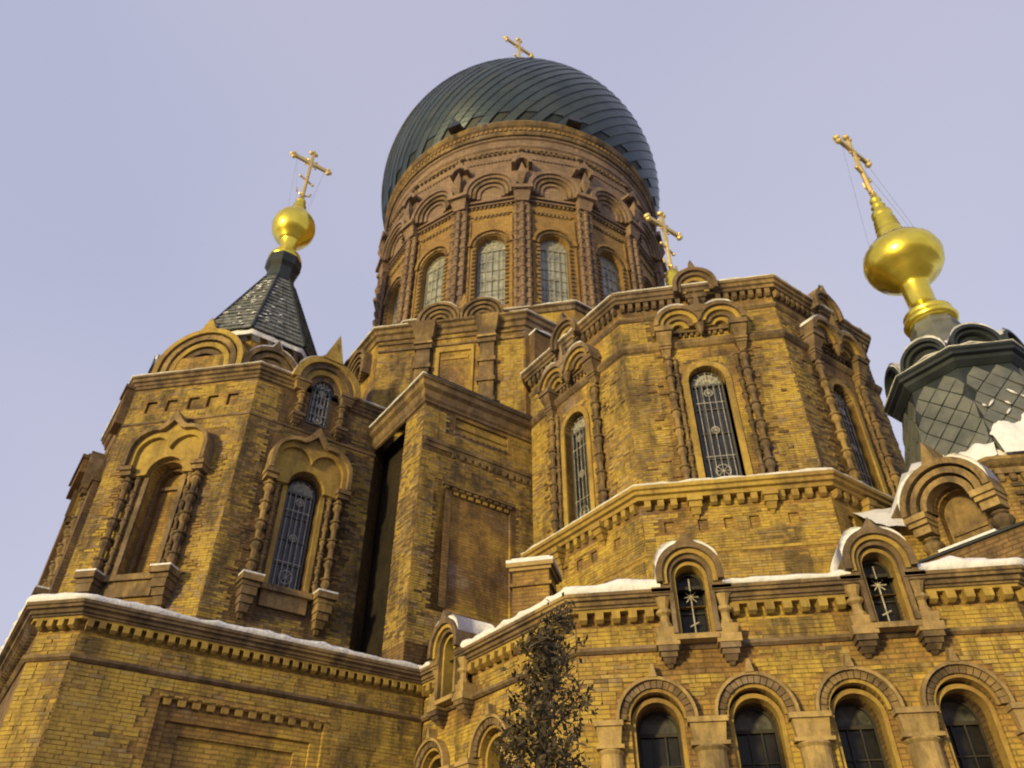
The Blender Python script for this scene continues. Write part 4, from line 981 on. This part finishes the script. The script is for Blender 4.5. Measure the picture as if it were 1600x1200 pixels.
# snow bank lying on the skirt of the turret roof
sk = MB()
for zlo, zhi, r0, r1 in ((8.41, 9.05, 1.72, 1.42),):
    sk.sweep(octo(QX, QY, 1.0), [(r0-1.0, zlo), (r0-.96, zlo+.10), (r0-1.0, zlo+.2), (r1-1.0, zhi), (r1-1.15, zhi-.03)], True, .2, prof_fn(.35, 1.5, 4))
snow(sk, 'snow bank lying round the skirt of the turret roof')
# body with diamond tiles
bz0, bz1 = 8.35, 10.78
def bod_r(z): return 1.10+(bz1-z)*.19
bb = MB(); bb.add(oct_ring(bod_r(bz0), bz0, TXr, TYr)+oct_ring(bod_r(bz1), bz1, TXr, TYr), [(i, (i+1) % 8, (i+1) % 8+8, i+8) for i in range(8)])
turr = part('turret_roof', bb, DARKM, label='dark green turret roof of diamond shaped metal tiles')
for t in (P_, F_, G_, -180):
    mw = frame(TXr, TYr, t); dw, dh = .40, .44
    for q in range(-1, 12):
        for c in range(-3, 4):
            xc = (c+(.5 if q % 2 else 0))*dw; zc = bz0+.1+q*dh/2
            L = [(xc, zc-dh/2+.012), (xc+dw/2-.012, zc), (xc, zc+dh/2-.012), (xc-dw/2+.012, zc)]
            # clip to the face
            if zc+dh/2 > bz1+.02 or zc-dh/2 < bz0-.1: continue
            hw = bod_r(zc)*math.tan(pi/8)
            if abs(xc) > hw+.05: continue
            L = [(max(-hw+.01, min(hw-.01, x)), z) for x, z in L]
            h_ = random.uniform(.012, .03)
            vs = [(x, -bod_r(z)-h_-(.02 if i == 0 else 0), z) for i, (x, z) in enumerate(L)]
            vs += [(x, -bod_r(z)+.01, z) for x, z in L]
            part('tile', MB().add(vs, [(0, 1, 2, 3), (0, 1, 5, 4), (1, 2, 6, 5), (2, 3, 7, 6), (3, 0, 4, 7)]), GREENR, mw, turr)
sn = MB(); rg = random.Random(12)
for t in (F_, P_, G_):
    mw = frame(TXr, TYr, t); nx_ = 26; k0 = len(sn.v)
    for i in range(nx_+1):
        u_ = i/nx_
        zt = {F_: 8.95+.85*u_, P_: 8.42+.30*u_, G_: 9.5}[t] + .40*noise.noise(Vector((u_*3.3, t*.1, 0))) + .10*noise.noise(Vector((u_*9, t*.1, 5)))
        zt = max(8.44, zt)
        for j in range(7):
            v_ = j/6; z = 8.40+(zt-8.40)*v_; hw = bod_r(z)*math.tan(pi/8)+.02
            th_ = .16*(1-v_)**.6+.012*(v_ < 1)-.02*(v_ == 1)
            sn.v.append(tuple(mw @ Vector((-hw+2*hw*u_, -bod_r(z)-.03-th_, z))))
    for i in range(nx_):
        for j in range(6): q = k0+i*7+j; sn.f.append((q, q+7, q+8, q+1))
    for q in range(40 if t == F_ else 12):     # crumbs caught on the lower edges of the tiles
        c = rg.randint(-3, 3); rw = rg.randint(1, 8); xc = (c+(.5 if rw % 2 else 0))*.40; zc = bz0+.1+rw*.22
        if zc > (10.0 if t == F_ else 9.4) or abs(xc) > bod_r(zc)*.38: continue
        side = rg.choice((-1, 1)); L_ = rg.uniform(.05, .17); x0 = xc+side*.02; z0 = zc-.21
        p0 = Vector((x0, -bod_r(z0)-.05, z0+.015)); p1 = Vector((x0+side*L_, -bod_r(z0)-.045, z0+.015+L_*1.08))
        sn.tube([tuple(mw @ p0), tuple(mw @ p0.lerp(p1, .5)), tuple(mw @ p1)], [.012, .024, .005], 6)
snow(sn, 'patches of snow stuck to the diamond tiles of the turret')
# dark ring cornice and hooded kokoshniki
ORr = octo(TXr, TYr, 1.12)
part('ring_cornice', MB().sweep(ORr, [(0, 11.02), (.22, 11.02), (.24, 10.96), (.20, 10.92), (.20, 10.86), (.12, 10.84), (.12, 10.76), (.02, 10.66), (0, 10.66)]), DARKM)
snowledge(ORr, 11.022, .21, .028, 'thin snow on the dark ring of the turret', .12, True, .5, 16)
for t in range(-180, 180, 45):
    mw = oframe(TXr, TYr, 1.12, t)
    K = part('kokoshnik', MB().band(con1(0, 11.12, .46, 0, .1), con1(0, 11.12, .39, 0, .1), -.14, .42), DARKM, mw)
    part('archivolt', MB().band(con1(0, 11.12, .39, 0, .1), con1(0, 11.12, .32, 0, .1), -.06, .3), DARKM, mw, K)
    part('tympanum', MB().ext([con1(0, 11.12, .32, 0, .1)], .06, .3), DARKM, mw, K)
    conline_snow(con1(0, 11.12, .46, 0, 0), .06, -.10, .42, mw, {F_: 'snow on the dark hood facing the front of the turret', P_: 'snow on the dark hood on the left slope of the turret', -180: 'snow on the leftmost dark hood of the turret', G_: 'snow on the dark hood at the right of the turret'}.get(t, 'snow on a dark hood behind the turret'), .2, .95)
part('turret_neck', MB().lathe(TXr, TYr, [(1.15, 11.0), (.95, 11.35), (.66, 11.72), (.58, 11.95), (.52, 12.15), (.47, 12.4), (.50, 12.46), (.50, 12.52), (.45, 12.56), (.46, 12.66)], 8, pi/8), GREENR)
snow(MB().lathe(TXr, TYr, [(1.12, 11.24), (.98, 11.42), (.74, 11.68), (.70, 11.70)], 16, 0, False), 'snow collar behind the dark hoods of the turret')
pr = [(.44, 12.62), (.52, 12.66), (.55, 12.74), (.52, 12.82), (.46, 12.84), (.49, 12.89), (.50, 12.95), (.44, 13.01), (.32, 13.06), (.285, 13.3), (.29, 13.75), (.33, 13.92), (.40, 13.95), (.41, 13.99), (.46, 14.01), (.47, 14.05), (.53, 14.08), (.54, 14.12), (.70, 14.24), (.81, 14.42), (.86, 14.66), (.81, 14.90), (.64, 15.12), (.44, 15.25), (.34, 15.32), (.34, 15.42), (.30, 15.52), (.31, 15.6), (.28, 15.70), (.25, 15.74), (.285, 15.80), (.24, 15.87), (.27, 15.93), (.225, 16.0), (.255, 16.06), (.21, 16.14), (.235, 16.22), (.24, 16.34), (.17, 16.42), (.13, 16.55), (.17, 16.60), (.13, 16.68), (.10, 16.76), (.14, 16.82), (.13, 16.88), (.07, 16.94), (.05, 17.15), (.03, 17.2)]
onion(TXr, TYr, pr, 'largest gold onion finial, on the turret at the right')
snow(MB().lathe(TXr, TYr, [(.68, 15.085), (.60, 15.165), (.47, 15.25), (.38, 15.31), (.36, 15.30)], 20, 0, False), 'snow rim on top of the largest gold onion')
orthodox_cross(TXr, TYr, 17.05, .98); wires(TXr, TYr, 18.9, 15.3, .5, .5)
# snowy saddle roof between tower and turret, with the low wall under it
sd_ = MB(); sd_.add([(3.95, 13.55, 7.25), (6.05, 13.0, 7.25), (6.1, 15.0, 8.95), (4.7, 15.2, 8.95), (3.95, 13.55, 6.9), (6.05, 13.0, 6.9)], [(0, 1, 2, 3), (0, 1, 5, 4)])
part('saddle_roof', MB().prism([(4.02, 13.1), (5.9, 13.1), (6.1, 14.8), (4.4, 14.8)], 6.3, 7.72), BRICK)
ss = MB(); rg = random.Random(9); nx, ny = 12, 10
for j in range(ny+1):
    for i in range(nx+1):
        u_, v_ = i/nx, j/ny; x = 4.42+u_*1.6; y = 12.95+v_*1.9; jag = (.55*noise.noise(Vector((i*.9, 2, 0)))+u_*.25) if j == 0 else 0
        ss.v.append((x, y-jag*.8, 7.85+v_*1.3-jag*.5+.05*noise.noise(Vector((x*3, y*3, 0)))))
for j in range(ny):
    for i in range(nx): k = j*(nx+1)+i; ss.f.append((k, k+1, k+nx+2, k+nx+1))
snow(ss, 'sloping snow patch between the apse tower and the turret')
# ledge with snow below the turret gable
lg = oframe(QX, QY, A_Q+.55, P_)
part('ledge', MB().box(-1.0, 1.35, 0, .6, 6.0, 6.93), BRICKD, lg)
part('ledge', MB().box(-1.0, 1.35, -.05, .6, 6.931, 6.97), DARKM, lg)
snow(MB().box(-.30, .62, -.06, .1, 6.972, 7.01), 'thin snow strip on the ledge under the turret gable', lg, False)
snowledge([upt(aF, 2.35, -.9), upt(aF, 3.0, -.5), upt(aG, .2, -.3)], 6.3, .25, .28, 'snow drift rising at the right edge behind the cornice', .7, seed=20)

# ================================================================== TREE
tree = root('tree', 'slender tree with dark withered leaves in front of the apse corner', 'tree', (-1.0, 7.6, 0))
tw_ = Matrix.Translation((-1.0, 7.6, 0))
tr_ = MB(); tp = [(.06*sin(z*1.7), .04*cos(z*1.3), z) for z in [0, .8, 1.6, 2.3, 3.0, 3.5, 3.9, 4.25, 4.5]]
tr_.tube(tp, [.10, .09, .08, .07, .055, .042, .032, .020, .008], 8)
part('trunk', tr_, BARK, tw_, tree)
rg = random.Random(21); lf = MB(); lb = MB(); ly = MB(); tips = []
def half(z): return .20+.30*max(0, min(1, (4.45-z)/1.0))+.05*max(0, min(1, (3.7-z)/1.2)) if z > 1.2 else .5
for k in range(46):
    z = 1.9+2.55*(k/46); a = k*2.4+rg.uniform(-.4, .4); L = half(z)*rg.uniform(.65, 1.12)
    x0, y0 = .06*sin(z*1.7), .04*cos(z*1.3); d = Vector((cos(a), sin(a), .85)).normalized()
    pts = [Vector((x0, y0, z))+d*L*t_+Vector((0, 0, .10*L*t_*t_))+Vector((rg.uniform(-.03, .03), rg.uniform(-.03, .03), rg.uniform(-.03, .03)))*t_ for t_ in (0, .35, .7, 1.)]
    part('branch', MB().tube(pts, [.024, .017, .011, .005], 5), BARK, tw_, tree)
    for _ in range(5):
        p = pts[1].lerp(pts[3], rg.random()); q = p+Vector((rg.gauss(0, .08), rg.gauss(0, .08), rg.gauss(.04, .07)))
        lb.tube([p, q], .006, 3); tips.append(q)
    tips += pts[1:]
for p in tips:
    if noise.noise(p*4.2) < -.16: continue
    n_ = rg.randint(8, 24)
    for _ in range(n_):
        c = p+Vector((rg.gauss(0, .055), rg.gauss(0, .055), rg.gauss(0, .05))); s_ = rg.uniform(.014, .034)
        a = Vector((rg.gauss(0, 1), rg.gauss(0, 1), rg.gauss(0, 1))).normalized(); b = a.orthogonal().normalized()
        tgt = ly if (rg.random() < .05) else lf
        tgt.add([tuple(c-a*s_*1.5), tuple(c+b*s_*.7), tuple(c+a*s_*1.5), tuple(c-b*s_*.7)], [(0, 1, 2, 3)])
part('twigs', lb, BARK, tw_, tree, stuff=True)
part('foliage', lf, LEAF, tw_, tree, label='withered dark leaves', stuff=True)
part('foliage', ly, LEAFY, tw_, tree, label='few yellow leaves', stuff=True)
for o in bpy.data.objects:
    if '_w' in o: del o['_w']
